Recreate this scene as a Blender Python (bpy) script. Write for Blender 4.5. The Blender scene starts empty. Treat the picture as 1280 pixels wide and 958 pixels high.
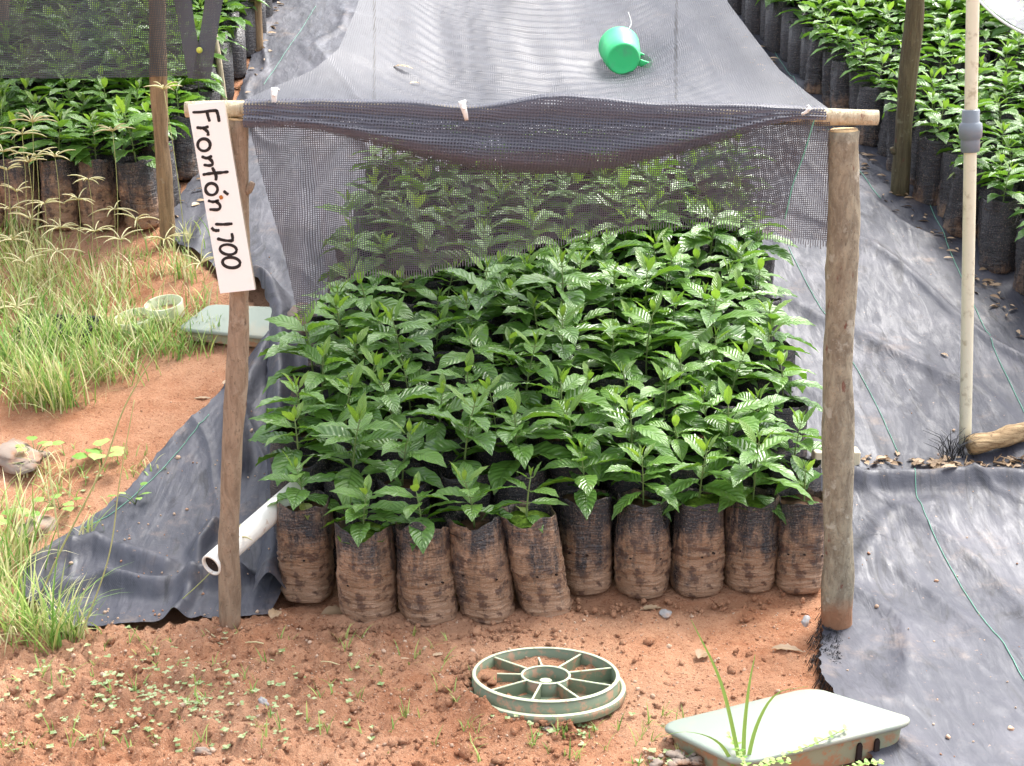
import bpy, math, random
import numpy as np
from mathutils import Vector, Matrix, Euler
random.seed(7); rng = np.random.default_rng(7)
C = bpy.context.scene.collection
sc = bpy.context.scene

# ------------------------------------------------------------------ camera, world, sun, exposure
F = 1780.0; PITCH = math.radians(17.0); CAM = Vector((0, 0, 1.5))
cam = bpy.data.cameras.new('camera'); cam.sensor_width = 36; cam.lens = 36 * F / 1280
cam.clip_start = 0.05; cam.clip_end = 2000
co = bpy.data.objects.new('camera', cam); C.objects.link(co)
co.location = CAM; co.rotation_euler = (math.pi / 2 - PITCH, 0, 0); sc.camera = co
SUN_EL, SUN_AZ = math.radians(60), math.radians(42)      # azimuth clockwise from +Y
w = bpy.data.worlds.new('World'); sc.world = w; w.use_nodes = True
nt = w.node_tree; nt.nodes.clear()
sky = nt.nodes.new('ShaderNodeTexSky'); sky.sky_type = 'NISHITA'; sky.sun_disc = False
sky.sun_elevation = SUN_EL; sky.sun_rotation = SUN_AZ; sky.dust_density = 4.0; sky.air_density = 1.0
hs = nt.nodes.new('ShaderNodeHueSaturation'); hs.inputs['Saturation'].default_value = 0.38
bg = nt.nodes.new('ShaderNodeBackground'); bg.inputs['Strength'].default_value = 0.15
wo = nt.nodes.new('ShaderNodeOutputWorld')
nt.links.new(sky.outputs[0], hs.inputs['Color']); nt.links.new(hs.outputs[0], bg.inputs[0]); nt.links.new(bg.outputs[0], wo.inputs[0])
sl = bpy.data.lights.new('sun', 'SUN'); sl.energy = 1.25; sl.angle = math.radians(20); sl.color = (1, .97, .92)
so = bpy.data.objects.new('sun', sl); C.objects.link(so)
sd = Vector((math.sin(SUN_AZ) * math.cos(SUN_EL), math.cos(SUN_AZ) * math.cos(SUN_EL), math.sin(SUN_EL)))
so.rotation_euler = sd.to_track_quat('Z', 'Y').to_euler(); so.location = (2, 4, 6)
sc.view_settings.view_transform = 'Standard'; sc.view_settings.look = 'None'
sc.view_settings.exposure = 1.9; sc.view_settings.gamma = 1
try: sc.view_settings.use_curve_mapping = False
except Exception: pass

# ------------------------------------------------------------------ numeric helpers
FW = Vector((0, math.cos(PITCH), -math.sin(PITCH))); UP = Vector((0, math.sin(PITCH), math.cos(PITCH)))
def ray(px, py): return FW + Vector((1, 0, 0)) * ((px - 640) / F) + UP * ((479 - py) / F)
def at_y(px, py, y):
    d = ray(px, py); return CAM + d * (y / d.y)
def at_z(px, py, z):
    d = ray(px, py); return CAM + d * ((z - CAM.z) / d.z)
SL = 0.268
def zg(x, y):
    y = np.asarray(y, float); k = 0.05
    t = np.clip((y - 3.16) / k, -40, 400)
    s = np.where(t > 30, t, np.log1p(np.exp(np.minimum(t, 30)))) * k * SL
    return np.where(y > 60, SL * 56.84 + 0 * y, s) + 0 * np.asarray(x, float)
def gz(x, y):
    t = (y - 3.16) / .05
    if y > 60: return SL * 56.84
    return (t if t > 30 else math.log1p(math.exp(max(t, -40)))) * .05 * SL
def gp(px, py, up=0.0):
    d = ray(px, py); lo, hi = 1.0, 40.0
    for _ in range(26):
        m = (lo + hi) / 2; p = CAM + d * m
        if p.z > gz(p.x, p.y) + up: lo = m
        else: hi = m
    return CAM + d * lo
def hash3(i, j, k, s):
    n = (i * 374761393 + j * 668265263 + k * 2147483647 + s * 974634777).astype(np.int64) & 0xffffffff
    n = ((n ^ (n >> 13)) * 1274126177) & 0xffffffff
    return ((n ^ (n >> 16)) & 0xffff) / 65535.0
def vnoise(x, y, s=0):
    x = np.asarray(x, float); y = np.asarray(y, float)
    xi = np.floor(x).astype(np.int64); yi = np.floor(y).astype(np.int64); fx = x - xi; fy = y - yi
    fx = fx * fx * (3 - 2 * fx); fy = fy * fy * (3 - 2 * fy); z = np.zeros_like(xi)
    a = hash3(xi, yi, z, s); b = hash3(xi + 1, yi, z, s); c = hash3(xi, yi + 1, z, s); d = hash3(xi + 1, yi + 1, z, s)
    return (a + (b - a) * fx + (c - a) * fy + (a - b - c + d) * fx * fy) * 2 - 1
def fbm(x, y, o=4, s=0, g=.5):
    r = 0; a = 1
    for i in range(o): r = r + a * vnoise(np.asarray(x) * 2 ** i, np.asarray(y) * 2 ** i, s + i * 17); a *= g
    return r
def inpoly(x, y, poly):
    x = np.asarray(x, float); y = np.asarray(y, float); r = np.zeros(np.broadcast(x, y).shape, bool); n = len(poly)
    for i in range(n):
        x1, y1 = poly[i]; x2, y2 = poly[(i + 1) % n]
        if y1 == y2: continue
        c = ((y1 > y) != (y2 > y)) & (x < (x2 - x1) * (y - y1) / (y2 - y1) + x1); r ^= c
    return r
def pdist(x, y, line):
    x = np.asarray(x, float); y = np.asarray(y, float); best = np.full(np.broadcast(x, y).shape, 1e9)
    for (ax, ay), (bx, by) in zip(line[:-1], line[1:]):
        dx, dy = bx - ax, by - ay; t = np.clip(((x - ax) * dx + (y - ay) * dy) / (dx * dx + dy * dy + 1e-12), 0, 1)
        best = np.minimum(best, np.hypot(x - ax - t * dx, y - ay - t * dy))
    return best
def resample(line, n):
    p = np.array([tuple(q)[:2] if len(q) == 2 else tuple(q) for q in line], float)
    m = len(p); out = []
    # Catmull-Rom
    P = np.vstack([2 * p[0] - p[1], p, 2 * p[-1] - p[-2]]); 
    for i in range(m - 1):
        for t in np.linspace(0, 1, 12, endpoint=(i == m - 2)):
            a, b, c, d = P[i:i + 4]
            out.append(.5 * ((2 * b) + (c - a) * t + (2 * a - 5 * b + 4 * c - d) * t * t + (3 * b - a - 3 * c + d) * t ** 3))
    out = np.array(out); s = np.r_[0, np.cumsum(np.linalg.norm(np.diff(out, axis=0), axis=1))]
    q = np.linspace(0, s[-1], n)
    return np.stack([np.interp(q, s, out[:, k]) for k in range(out.shape[1])], 1)

# ------------------------------------------------------------------ mesh builder
class MB:
    def __init__(s): s.v = []; s.f = []; s.uv = []; s.mi = []; s.col = []
    def add(s, vs, fs, uvs=None, mi=0, col=0.5):
        o = len(s.v); s.v += [tuple(v) for v in vs]
        s.col += [col] * len(vs)
        s.uv += list(uvs) if uvs is not None else [(0, 0)] * len(vs)
        for f in fs: s.f.append(tuple(i + o for i in f)); s.mi.append(mi)
    def grid(s, P, uv=None, mi=0, col=.5, close=False):
        P = np.asarray(P); n, m = P.shape[:2]; fs = []
        for i in range(n - 1):
            for j in range(m if close else m - 1):
                k = (j + 1) % m; fs.append((i * m + j, i * m + k, (i + 1) * m + k, (i + 1) * m + j))
        s.add(P.reshape(-1, 3).tolist(), fs, None if uv is None else [tuple(u) for u in np.asarray(uv).reshape(-1, 2)], mi, col)
    def tube(s, pts, rad, seg=8, mi=0, col=.5, cap=True, rough=0, rs=0):
        pts = [Vector(p) for p in pts]; n = len(pts)
        if not hasattr(rad, '__len__'): rad = [rad] * n
        t0 = (pts[1] - pts[0]).normalized(); ref = Vector((0, 0, 1)) if abs(t0.z) < .9 else Vector((0, 1, 0))
        a = t0.cross(ref).normalized(); vs = []; uvs = []; L = 0
        for i, p in enumerate(pts):
            t = (pts[min(i + 1, n - 1)] - pts[max(i - 1, 0)]).normalized()
            a = (a - t * a.dot(t)).normalized(); b = t.cross(a)
            if i: L += (p - pts[i - 1]).length
            for j in range(seg):
                th = 2 * math.pi * j / seg; r = rad[i]
                if rough: r *= 1 + rough * float(vnoise(math.cos(th) * 1.3 + rs + L * 9, math.sin(th) * 1.3 + L * 7 + rs, 5)) + rough * .5 * float(vnoise(math.cos(th) * 4 + rs, math.sin(th) * 4 + L * 40, 9))
                vs.append(p + (a * math.cos(th) + b * math.sin(th)) * r); uvs.append((j / seg, L))
        fs = []
        for i in range(n - 1):
            for j in range(seg):
                k = (j + 1) % seg; fs.append((i * seg + j, i * seg + k, (i + 1) * seg + k, (i + 1) * seg + j))
        if cap: fs.append(tuple(range(seg))[::-1]); fs.append(tuple((n - 1) * seg + j for j in range(seg)))
        s.add(vs, fs, uvs, mi, col)
    def box(s, c, d, rot=None, mi=0, col=.5):
        R = rot or Matrix.Identity(3); c = Vector(c); vs = []
        for x in (-1, 1):
            for y in (-1, 1):
                for z in (-1, 1): vs.append(c + R @ Vector((x * d[0] / 2, y * d[1] / 2, z * d[2] / 2)))
        s.add(vs, [(0, 1, 3, 2), (4, 6, 7, 5), (0, 4, 5, 1), (2, 3, 7, 6), (0, 2, 6, 4), (1, 5, 7, 3)], None, mi, col)
    def rock(s, c, r, sq=(1, 1, .7), seed=0, n=8, mi=0, col=.5, amp=.25):
        vs = []; c = Vector(c); rot = Euler((seed * .7 % 1, seed * 1.3 % 1, seed * 2.1 % 6.28)).to_matrix()
        for i in range(n + 1):
            ph = math.pi * i / n
            for j in range(n + 2):
                th = 2 * math.pi * j / (n + 2)
                d = Vector((math.sin(ph) * math.cos(th), math.sin(ph) * math.sin(th), math.cos(ph)))
                k = 1 + amp * float(vnoise(d.x * 1.9 + seed, d.y * 1.9 + d.z * 2.3 + seed * 3.1, 3)) + amp * .4 * float(vnoise(d.x * 5 + seed, d.y * 5 + d.z * 5.3, 8))
                q = d * (r * k); q = Vector((q.x * sq[0], q.y * sq[1], q.z * sq[2])); vs.append(c + rot @ q if sq[2] > .5 else c + Euler((0, 0, seed)).to_matrix() @ q)
        m = n + 2; fs = [(i * m + j, (i + 1) * m + j, (i + 1) * m + (j + 1) % m, i * m + (j + 1) % m) for i in range(n) for j in range(m)]
        s.add(vs, fs, None, mi, col)
    def mesh(s, name, mats, smooth=True):
        me = bpy.data.meshes.new(name); me.from_pydata(s.v, [], s.f)
        for m in (mats if isinstance(mats, (list, tuple)) else [mats]): me.materials.append(m)
        uvl = me.uv_layers.new(name='UVMap'); li = np.zeros(len(me.loops), np.int32); me.loops.foreach_get('vertex_index', li)
        uvl.data.foreach_set('uv', np.array(s.uv, np.float32)[li].ravel())
        at = me.attributes.new('tone', 'FLOAT', 'POINT'); at.data.foreach_set('value', np.array(s.col, np.float32))
        me.polygons.foreach_set('material_index', np.array(s.mi, np.int32))
        me.polygons.foreach_set('use_smooth', np.full(len(s.f), smooth)); me.update(); return me
def obj(name, mb, mats, parent=None, smooth=True, loc=None, rot=None):
    me = mb.mesh(name, mats, smooth) if isinstance(mb, MB) else mb
    o = bpy.data.objects.new(name, me); C.objects.link(o)
    if parent: o.parent = parent
    if loc is not None: o.location = loc
    if rot is not None: o.rotation_euler = rot
    return o
def tag(o, label=None, cat=None, group=None, kind=None):
    if label: o['label'] = label
    if cat: o['category'] = cat
    if group: o['group'] = group
    if kind: o['kind'] = kind
    return o
def thing(name, label, cat, loc=(0, 0, 0), rot=(0, 0, 0), group=None):
    o = bpy.data.objects.new(name, None); C.objects.link(o); o.location = loc; o.rotation_euler = rot
    o.empty_display_size = .05; return tag(o, label, cat, group)
def bevel(o, wd=.002, n=2):
    m = o.modifiers.new('bevel', 'BEVEL'); m.width = wd; m.segments = n; m.limit_method = 'ANGLE'; m.angle_limit = .6

# ------------------------------------------------------------------ materials
class NT:
    def __init__(s, name):
        s.m = bpy.data.materials.new(name); s.m.use_nodes = True; s.t = s.m.node_tree; s.t.nodes.clear()
        s.out = s.n('ShaderNodeOutputMaterial'); s.co = None
    def n(s, typ, **kw):
        x = s.t.nodes.new(typ)
        for k, v in kw.items(): setattr(x, k, v)
        return x
    def l(s, a, b): s.t.links.new(a, b)
    def setv(s, sock, v):
        if hasattr(v, 'is_linked') or isinstance(v, bpy.types.NodeSocket): s.l(v, sock)
        else: sock.default_value = v
    def coord(s, kind='Object', scale=(1, 1, 1)):
        if s.co is None: s.co = s.n('ShaderNodeTexCoord')
        mp = s.n('ShaderNodeMapping'); mp.inputs['Scale'].default_value = scale; s.l(s.co.outputs[kind], mp.inputs[0]); return mp.outputs[0]
    def noise(s, scale=10, detail=4, rough=.55, vec=None, dist=0):
        x = s.n('ShaderNodeTexNoise'); x.inputs['Scale'].default_value = scale; x.inputs['Detail'].default_value = detail
        x.inputs['Roughness'].default_value = rough; x.inputs['Distortion'].default_value = dist
        s.l(vec if vec is not None else s.coord(), x.inputs['Vector']); return x.outputs['Fac']
    def ramp(s, f, a, b, ca=0, cb=1):
        x = s.n('ShaderNodeMapRange'); x.clamp = True; x.interpolation_type = 'SMOOTHSTEP'; s.setv(x.inputs[0], f)
        for i, v in zip((1, 2, 3, 4), (a, b, ca, cb)): s.setv(x.inputs[i], v)
        return x.outputs[0]
    def math(s, op, a, b=0, c=0):
        x = s.n('ShaderNodeMath', operation=op); s.setv(x.inputs[0], a); s.setv(x.inputs[1], b); s.setv(x.inputs[2], c); return x.outputs[0]
    def mix(s, f, a, b):
        x = s.n('ShaderNodeMix', data_type='RGBA'); s.setv(x.inputs[0], f)
        for i, v in ((6, a), (7, b)): s.setv(x.inputs[i], v if not isinstance(v, tuple) else (*v, 1) if len(v) == 3 else v)
        return x.outputs[2]
    def bump(s, h, strength=.3, dist=.002, nrm=None):
        x = s.n('ShaderNodeBump'); x.inputs['Strength'].default_value = strength; x.inputs['Distance'].default_value = dist
        s.l(h, x.inputs['Height']); 
        if nrm is not None: s.l(nrm, x.inputs['Normal'])
        return x.outputs[0]
    def bsdf(s, col, rough=.5, spec=.5, nrm=None, **kw):
        b = s.n('ShaderNodeBsdfPrincipled'); s.setv(b.inputs['Base Color'], (*col, 1) if isinstance(col, tuple) else col)
        s.setv(b.inputs['Roughness'], rough); s.setv(b.inputs['Specular IOR Level'], spec)
        if nrm is not None: s.l(nrm, b.inputs['Normal'])
        for k, v in kw.items(): s.setv(b.inputs[k], v)
        return b.outputs[0]
    def done(s, sh): s.l(sh, s.out.inputs[0]); return s.m
    def attr(s, name='tone'):
        a = s.n('ShaderNodeAttribute'); a.attribute_name = name; return a.outputs['Fac']

def soil_mat():
    n = NT('red_soil'); big = n.noise(2.2, 3); mid = n.noise(14, 5, .65); fine = n.noise(130, 5, .7); grit = n.noise(420, 2)
    c = n.mix(n.ramp(mid, .3, .7), (.325, .135, .066), (.44, .222, .125))
    c = n.mix(n.ramp(big, .35, .7), c, (.47, .262, .158))
    c = n.mix(n.ramp(fine, .58, .72), c, (.54, .34, .20))
    c = n.mix(n.ramp(fine, .44, .34), c, (.19, .068, .033))
    c = n.mix(n.ramp(grit, .66, .72), c, (.62, .48, .36))
    h = n.math('ADD', n.math('MULTIPLY', fine, 1.0), n.math('MULTIPLY', mid, 1.5))
    return n.done(n.bsdf(c, .9, .25, n.bump(h, .9, .009, n.bump(grit, .5, .003))))
def mat_sheet():
    n = NT('woven_ground_cover'); v = n.coord('Object', (1, .35, 1)); dust = n.noise(3.2, 5, .6); fine = n.noise(60, 4, .7)
    st = n.noise(26, 5, .65, v, 1.2)
    c = n.mix(n.ramp(dust, .42, .72), (.040, .042, .057), (.086, .085, .103))
    c = n.mix(n.ramp(fine, .66, .74), c, (.30, .20, .14))
    c = n.mix(n.ramp(n.noise(6.5, 8, .75), .54, .72, 0, .6), c, (.20, .15, .12))
    c = n.mix(n.ramp(n.noise(1, 5, .7, n.coord('Object', (13, 3.2, 1)), 1.5), .52, .68, 0, .85), c, (.018, .018, .024))
    co_ = n.coord('Object', (1, 1, 1)); sep = n.n('ShaderNodeSeparateXYZ'); n.l(co_, sep.inputs[0])
    wv = n.math('MULTIPLY', n.math('SINE', n.math('MULTIPLY', sep.outputs[0], 2 * math.pi / .0042)), n.math('SINE', n.math('MULTIPLY', sep.outputs[1], 2 * math.pi / .0042)))
    nr = n.bump(n.noise(6, 3, .5, v, .5), .38, .025)
    rg_ = n.math('ABSOLUTE', n.math('SUBTRACT', n.noise(1, 3, .5, n.coord('Object', (9, 2.6, 1)), .9), .5)); nr = n.bump(n.ramp(rg_, 0, .06, 1, 0), .14, .004, nr)
    nr = n.bump(st, .32, .006, nr)
    nr = n.bump(wv, .14, .0008, nr)
    nr = n.bump(fine, .3, .0015, nr)
    return n.done(n.bsdf(c, n.ramp(n.noise(1, 6, .7, n.coord('Object', (20, 4.5, 1)), 1.8), .34, .60, .44, .66), .55, nr))
def net_mat(name, col, wth, per=.0055, vert=False):
    n = NT(name); tc = n.n('ShaderNodeTexCoord'); sep = n.n('ShaderNodeSeparateXYZ'); n.l(tc.outputs['UV'], sep.inputs[0])
    nz = n.n('ShaderNodeTexNoise'); nz.inputs['Scale'].default_value = 9; nz.inputs['Detail'].default_value = 2; n.l(tc.outputs['UV'], nz.inputs['Vector'])
    off = n.math('MULTIPLY', nz.outputs['Fac'], .012)
    wv = n.ramp(nz.outputs['Fac'], .3, .7, wth * .85, wth * 1.15)
    fx = n.math('FRACT', n.math('DIVIDE', n.math('ADD', sep.outputs[0], off), per)); fy = n.math('FRACT', n.math('DIVIDE', n.math('ADD', sep.outputs[1], off), per))
    a = n.math('LESS_THAN', fx, wv); b = n.math('LESS_THAN', fy, wv)
    m = a if vert else n.math('MAXIMUM', a, b)
    nr = n.bump(n.math('ADD', n.math('PINGPONG', fx, .5), n.math('PINGPONG', fy, .5)), .5, .0012)
    sh = n.n('ShaderNodeMixShader'); tr = n.n('ShaderNodeBsdfTransparent')
    pb = n.bsdf(col, .42, .7, nr)
    tl = n.n('ShaderNodeBsdfTranslucent'); tl.inputs[0].default_value = (*col, 1)
    ms = n.n('ShaderNodeMixShader'); ms.inputs[0].default_value = .3; n.l(pb, ms.inputs[1]); n.l(tl.outputs[0], ms.inputs[2])
    n.l(m, sh.inputs[0]); n.l(tr.outputs[0], sh.inputs[1]); n.l(ms.outputs[0], sh.inputs[2]); return n.done(sh.outputs[0])
def leaf_mat(name='coffee_leaf', warm=0):
    n = NT(name); tc = n.n('ShaderNodeTexCoord'); sep = n.n('ShaderNodeSeparateXYZ'); n.l(tc.outputs['UV'], sep.inputs[0])
    tone = n.attr(); u = sep.outputs[0]; v = sep.outputs[1]; au = n.math('ABSOLUTE', u)
    ph = n.math('SUBTRACT', n.math('MULTIPLY', v, 9.0), n.math('MULTIPLY', au, 2.0))
    vein = n.math('PINGPONG', ph, .5)
    vline = n.ramp(vein, .0, .09, 1, 0); mid = n.ramp(au, .0, .06, 1, 0)
    oi = n.n('ShaderNodeObjectInfo'); blot = n.noise(45, 3, .6)
    c = n.mix(n.ramp(tone, 0, .5), (.066, .180, .022), (.20, .39, .036)); c = n.mix(n.ramp(tone, .5, 1), c, (.42, .64, .07))
    c = n.mix(n.ramp(tone, 1.1, 1.3), c, (.42, .36, .07))
    c = n.mix(n.math('MULTIPLY', oi.outputs['Random'], .5), c, (.13, .25, .02))
    c = n.mix(n.ramp(blot, .66, .76, 0, .8), c, (.28, .24, .07))
    c = n.mix(n.math('MULTIPLY', n.math('MAXIMUM', vline, mid), .45), c, (.14, .28, .06))
    geo = n.n('ShaderNodeNewGeometry'); c2 = n.mix(geo.outputs['Backfacing'], c, n.mix(.5, c, (.12, .24, .07)))
    h = n.math('SUBTRACT', n.math('MULTIPLY', n.math('SINE', n.math('MULTIPLY', ph, 2 * math.pi)), -.5), n.math('MULTIPLY', mid, 1.2))
    nr = n.bump(h, .8, .0022); nr = n.bump(n.noise(60, 3), .25, .001, nr)
    pb = n.bsdf(c2, n.ramp(tone, 0, 1, .24, .36), .85, nr)
    tl = n.n('ShaderNodeBsdfTranslucent'); n.l(n.mix(.35, c2, (.20, .42, .03)), tl.inputs[0]); ms = n.n('ShaderNodeMixShader')
    ms.inputs[0].default_value = .30; n.l(pb, ms.inputs[1]); n.l(tl.outputs[0], ms.inputs[2]); return n.done(ms.outputs[0])
def grass_mat(name, a, b, tr=.3):
    n = NT(name); t = n.attr(); c = n.mix(t, a, b); pb = n.bsdf(c, .5, .4); tl = n.n('ShaderNodeBsdfTranslucent'); n.l(c, tl.inputs[0])
    ms = n.n('ShaderNodeMixShader'); ms.inputs[0].default_value = tr; n.l(pb, ms.inputs[1]); n.l(tl.outputs[0], ms.inputs[2]); return n.done(ms.outputs[0])
def bag_mat(name, mud):
    n = NT(name); p = n.coord('Object'); sep = n.n('ShaderNodeSeparateXYZ'); n.l(p, sep.inputs[0]); z = sep.outputs[2]
    st = n.noise(1, 5, .7, n.coord('Object', (55, 55, 9))); sp = n.noise(210, 4, .75); big = n.noise(11, 4, .6); cr = n.noise(1, 4, .6, n.coord('Object', (28, 28, 170)), .8)
    oi = n.n('ShaderNodeObjectInfo'); nb = n.n('ShaderNodeTexNoise'); nb.noise_dimensions = '4D'; n.l(n.co.outputs['Object'], nb.inputs['Vector']); n.l(n.math('MULTIPLY', oi.outputs['Random'], 40), nb.inputs['W']); nb.inputs['Scale'].default_value = 9; nb.inputs['Detail'].default_value = 4
    lvl = n.ramp(z, 0, .25, 1.0, -.05)
    f = n.math('ADD', n.math('MULTIPLY', lvl, .42), n.math('ADD', n.math('MULTIPLY', st, .85), n.math('ADD', n.math('MULTIPLY', nb.outputs['Fac'], 1.15), n.math('MULTIPLY', sp, .45))))
    f = n.ramp(f, 1.12 - mud, 1.52 - mud)
    mudc = n.mix(n.ramp(big, .3, .7), (.27, .155, .088), (.40, .25, .16)); mudc = n.mix(n.ramp(sp, .55, .7), mudc, (.42, .29, .21)); mudc = n.mix(n.ramp(n.noise(40, 4, .6), .5, .38), mudc, (.13, .07, .045))
    film = n.mix(n.ramp(sp, .52, .70), (.034, .032, .036), (.20, .15, .12))
    c = n.mix(f, film, mudc)
    nr = n.bump(cr, 1.0, .007); nr = n.bump(sp, .35, .0015, nr); nr = n.bump(st, .4 if mud > 0 else .9, .003 if mud > 0 else .006, nr)
    return n.done(n.bsdf(c, n.math('ADD', n.math('MULTIPLY', f, .42), .24), .5, nr))
def wood_mat(name, a, b, spot=(.5, .47, .4), mudz=None, vs=12, axs=None):
    n = NT(name); q = n.noise(150, 4, .7); g = n.noise(1, 5, .65, n.coord('Object', axs or (95, 95, vs * .6)), .6); p = n.noise(22, 4, .6); k = n.noise(1, 3, .6, n.coord('Object', (38, 38, 16)))
    c = n.mix(n.ramp(g, .3, .7), a, b); c = n.mix(n.ramp(p, .60, .68, 0, .75), c, spot); c = n.mix(n.ramp(k, .66, .72, 0, .8), c, (.14, .045, .03)); c = n.mix(n.ramp(k, .36, .28, 0, .7), c, (.05, .035, .025))
    c = n.mix(n.ramp(q, .42, .30, 0, .6), c, (.07, .055, .04)); c = n.mix(n.ramp(q, .58, .70, 0, .5), c, spot)
    if mudz is not None:
        sep = n.n('ShaderNodeSeparateXYZ'); n.l(n.co.outputs['Object'], sep.inputs[0])
        c = n.mix(n.ramp(n.math('ADD', sep.outputs[2], n.math('MULTIPLY', p, .12)), mudz, mudz + .07, .85, 0), c, (.27, .12, .06))
    return n.done(n.bsdf(c, .8, .3, n.bump(g, .9, .007, n.bump(p, .7, .006))))
def simple(name, col, rough=.5, spec=.5, dirt=None, ds=30, lo=.55, hi=.7, bumpd=.001, fac=.8):
    n = NT(name); f = n.noise(ds, 5, .65); c = n.mix(n.ramp(f, lo, hi, 0, fac), col, dirt) if dirt else n.mix(f, tuple(x * .85 for x in col), col)
    return n.done(n.bsdf(c, rough, spec, n.bump(n.noise(ds * 4, 3), .3, bumpd)))

M = dict(soil=soil_mat(), sheet=mat_sheet(), leaf=leaf_mat(),
    net=net_mat('shade_net_canopy', (.066, .069, .086), .52, .0048), flap=net_mat('shade_net_flap', (.065, .065, .082), .37, .0044), fringe=net_mat('net_fringe', (.12, .12, .135), .35, .0055, True),
    fold=net_mat('shade_net_folded', (.085, .085, .112), .46, .0064), darknet=net_mat('dark_shade_net', (.04, .045, .05), .46, .006), web=net_mat('net_webbing', (.05, .05, .06), .8, .005),
    pale=net_mat('pale_net', (.20, .20, .24), .40, .006),
    bagmud=bag_mat('muddy_bag', -.01), bag=bag_mat('black_bag', -.40), baghalf=bag_mat('dusty_bag', -.08),
    potsoil=simple('potting_soil', (.09, .05, .03), .95, .2, (.05, .025, .015), 60, .4, .6, .004), moss=simple('moss', (.10, .17, .02), .95, .1, (.04, .07, .01), 90, .45, .6, .004),
    stem=simple('green_stem', (.14, .20, .06), .6, .3, (.12, .08, .04), 30),
    post=wood_mat('bark_post', (.17, .14, .10), (.32, .28, .20), (.40, .38, .31), .10, axs=(55, 55, 22)), lpost=wood_mat('peeled_post', (.20, .14, .095), (.33, .245, .17), (.34, .27, .2), .04, axs=(60, 60, 16)),
    opost=wood_mat('old_post', (.17, .11, .06), (.33, .22, .12), (.32, .26, .18)), dpost=wood_mat('mossy_post', (.07, .055, .03), (.13, .11, .06), (.17, .16, .10)),
    beam=wood_mat('pale_pole', (.42, .34, .22), (.62, .54, .38), (.30, .24, .16)), cut=simple('cut_wood', (.55, .40, .22), .8, .2, (.3, .16, .08), 50),
    log=wood_mat('rotten_log', (.22, .14, .07), (.50, .36, .2), (.10, .06, .03), axs=(7, 80, 80)),
    white=simple('white_board', (.80, .80, .77), .55, .4, (.55, .48, .36), 16, .55, .8, .001, .55), ink=simple('black_marker', (.018, .014, .014), .6, .3),
    boardedge=simple('board_edge', (.35, .30, .24), .8, .3, (.08, .06, .05), 60), rust=simple('rust', (.45, .16, .03), .8, .3),
    pvc=simple('cream_pipe', (.70, .66, .50), .4, .5, (.40, .34, .22), 40, .52, .72), pvcw=simple('white_pipe', (.80, .78, .72), .35, .5, (.42, .22, .12), 30, .60, .70), hole=simple('opening_shade', (.03, .02, .018), .9, .2),  # hole: flat dark colour in place of the shade inside openings
    coupler=simple('grey_coupling', (.20, .235, .27), .4, .5), mug=simple('green_plastic', (.05, .62, .21), .42, .5, (.10, .45, .22), 20, .5, .7),
    mugin=simple('green_plastic_inside', (.03, .45, .17), .4, .5), lid=simple('green_lid', (.15, .19, .12), .55, .4, (.36, .20, .12), 40, .50, .62), rim=simple('lit_cream_edge', (.60, .64, .44), .55, .4, (.40, .24, .15), 60, .55, .7),  # rim: cream lid edges, their top highlight put into the colour
    slab=simple('pale_lid', (.255, .295, .25), .55, .3, (.36, .30, .22), 7, .48, .72, .0008, .6), skirt=simple('lid_skirt', (.26, .27, .18), .65, .3, (.36, .16, .08), 30, .45, .6),
    darkp=simple('black_plastic', (.02, .02, .022), .4, .5, (.15, .1, .07), 30, .62, .75), cream=simple('cream_plastic', (.68, .58, .40), .6, .4, (.55, .38, .24), 25, .5, .7),
    rock=simple('pale_rock', (.27, .215, .175), .9, .3, (.32, .17, .10), 14, .5, .65, .006), stone=simple('grit_stone', (.50, .36, .26), .9, .3, (.30, .13, .07), 9, .45, .6, .003),
    grey=simple('grey_stone', (.32, .31, .31), .85, .3, (.4, .25, .17), 20, .5, .7, .003), clod=soil_mat(),
    grass=grass_mat('grass_blade', (.12, .27, .04), (.44, .56, .16)), straw=grass_mat('dry_grass', (.44, .46, .17), (.78, .72, .45)), dryl=grass_mat('dry_leaf', (.20, .12, .06), (.50, .36, .23), .15),
    weed=grass_mat('weed_leaf', (.20, .30, .10), (.48, .54, .30), .2), vine=grass_mat('vine_leaf', (.18, .36, .06), (.42, .55, .18), .3), blackfib=grass_mat('frayed_fibre', (.02, .02, .022), (.06, .06, .065), .05),
    thread=simple('green_thread', (.14, .36, .26), .5, .4), string=simple('white_string', (.75, .75, .72), .6, .3), yellow=simple('yellow_tag', (.55, .6, .1), .5, .4))

# ------------------------------------------------------------------ setting: ground and woven ground-cover sheets
G2 = lambda px, py: (lambda p: (p.x, p.y))(gp(px, py))
# left path sheet, boundary from far to near
ridge = [G2(*q) for q in ((312, 366), (340, 384), (352, 410), (350, 450), (349, 520), (352, 600), (346, 690), (335, 765))]
LPL = [(-1.28, 12), (-1.2, 9), G2(335, 20), G2(300, 118), G2(258, 205), G2(208, 288), G2(262, 335)] + [(x - .035, y) for x, y in ridge]
LPR = [(-.5, 12), (-.5, 9), (-.5, 7), (-.5, 6), (-.5, 5.4), (-.5, 5), (-.5, 4.6), (-.52, 4.3), (-.52, 4.1), (-.52, 3.9), (-.52, 3.7), (-.52, 3.5), (-.5, 3.3), (-.52, 3.15), (-.52, 3.1)]
LLL = [G2(*q) for q in ((338, 432), (305, 462), (268, 505), (215, 556), (165, 615), (105, 662), (48, 700), (28, 745), (70, 793))]
LLR = [G2(*q) for q in ((352, 436), (356, 470), (362, 520), (362, 570), (362, 620), (362, 665), (362, 700), (355, 740), (338, 777))]
RUL = [(.56, 12), (.56, 9), (.56, 7), (.56, 6), (.56, 5), (.56, 4.4), (.56, 3.9), (.56, 3.60)]
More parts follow.
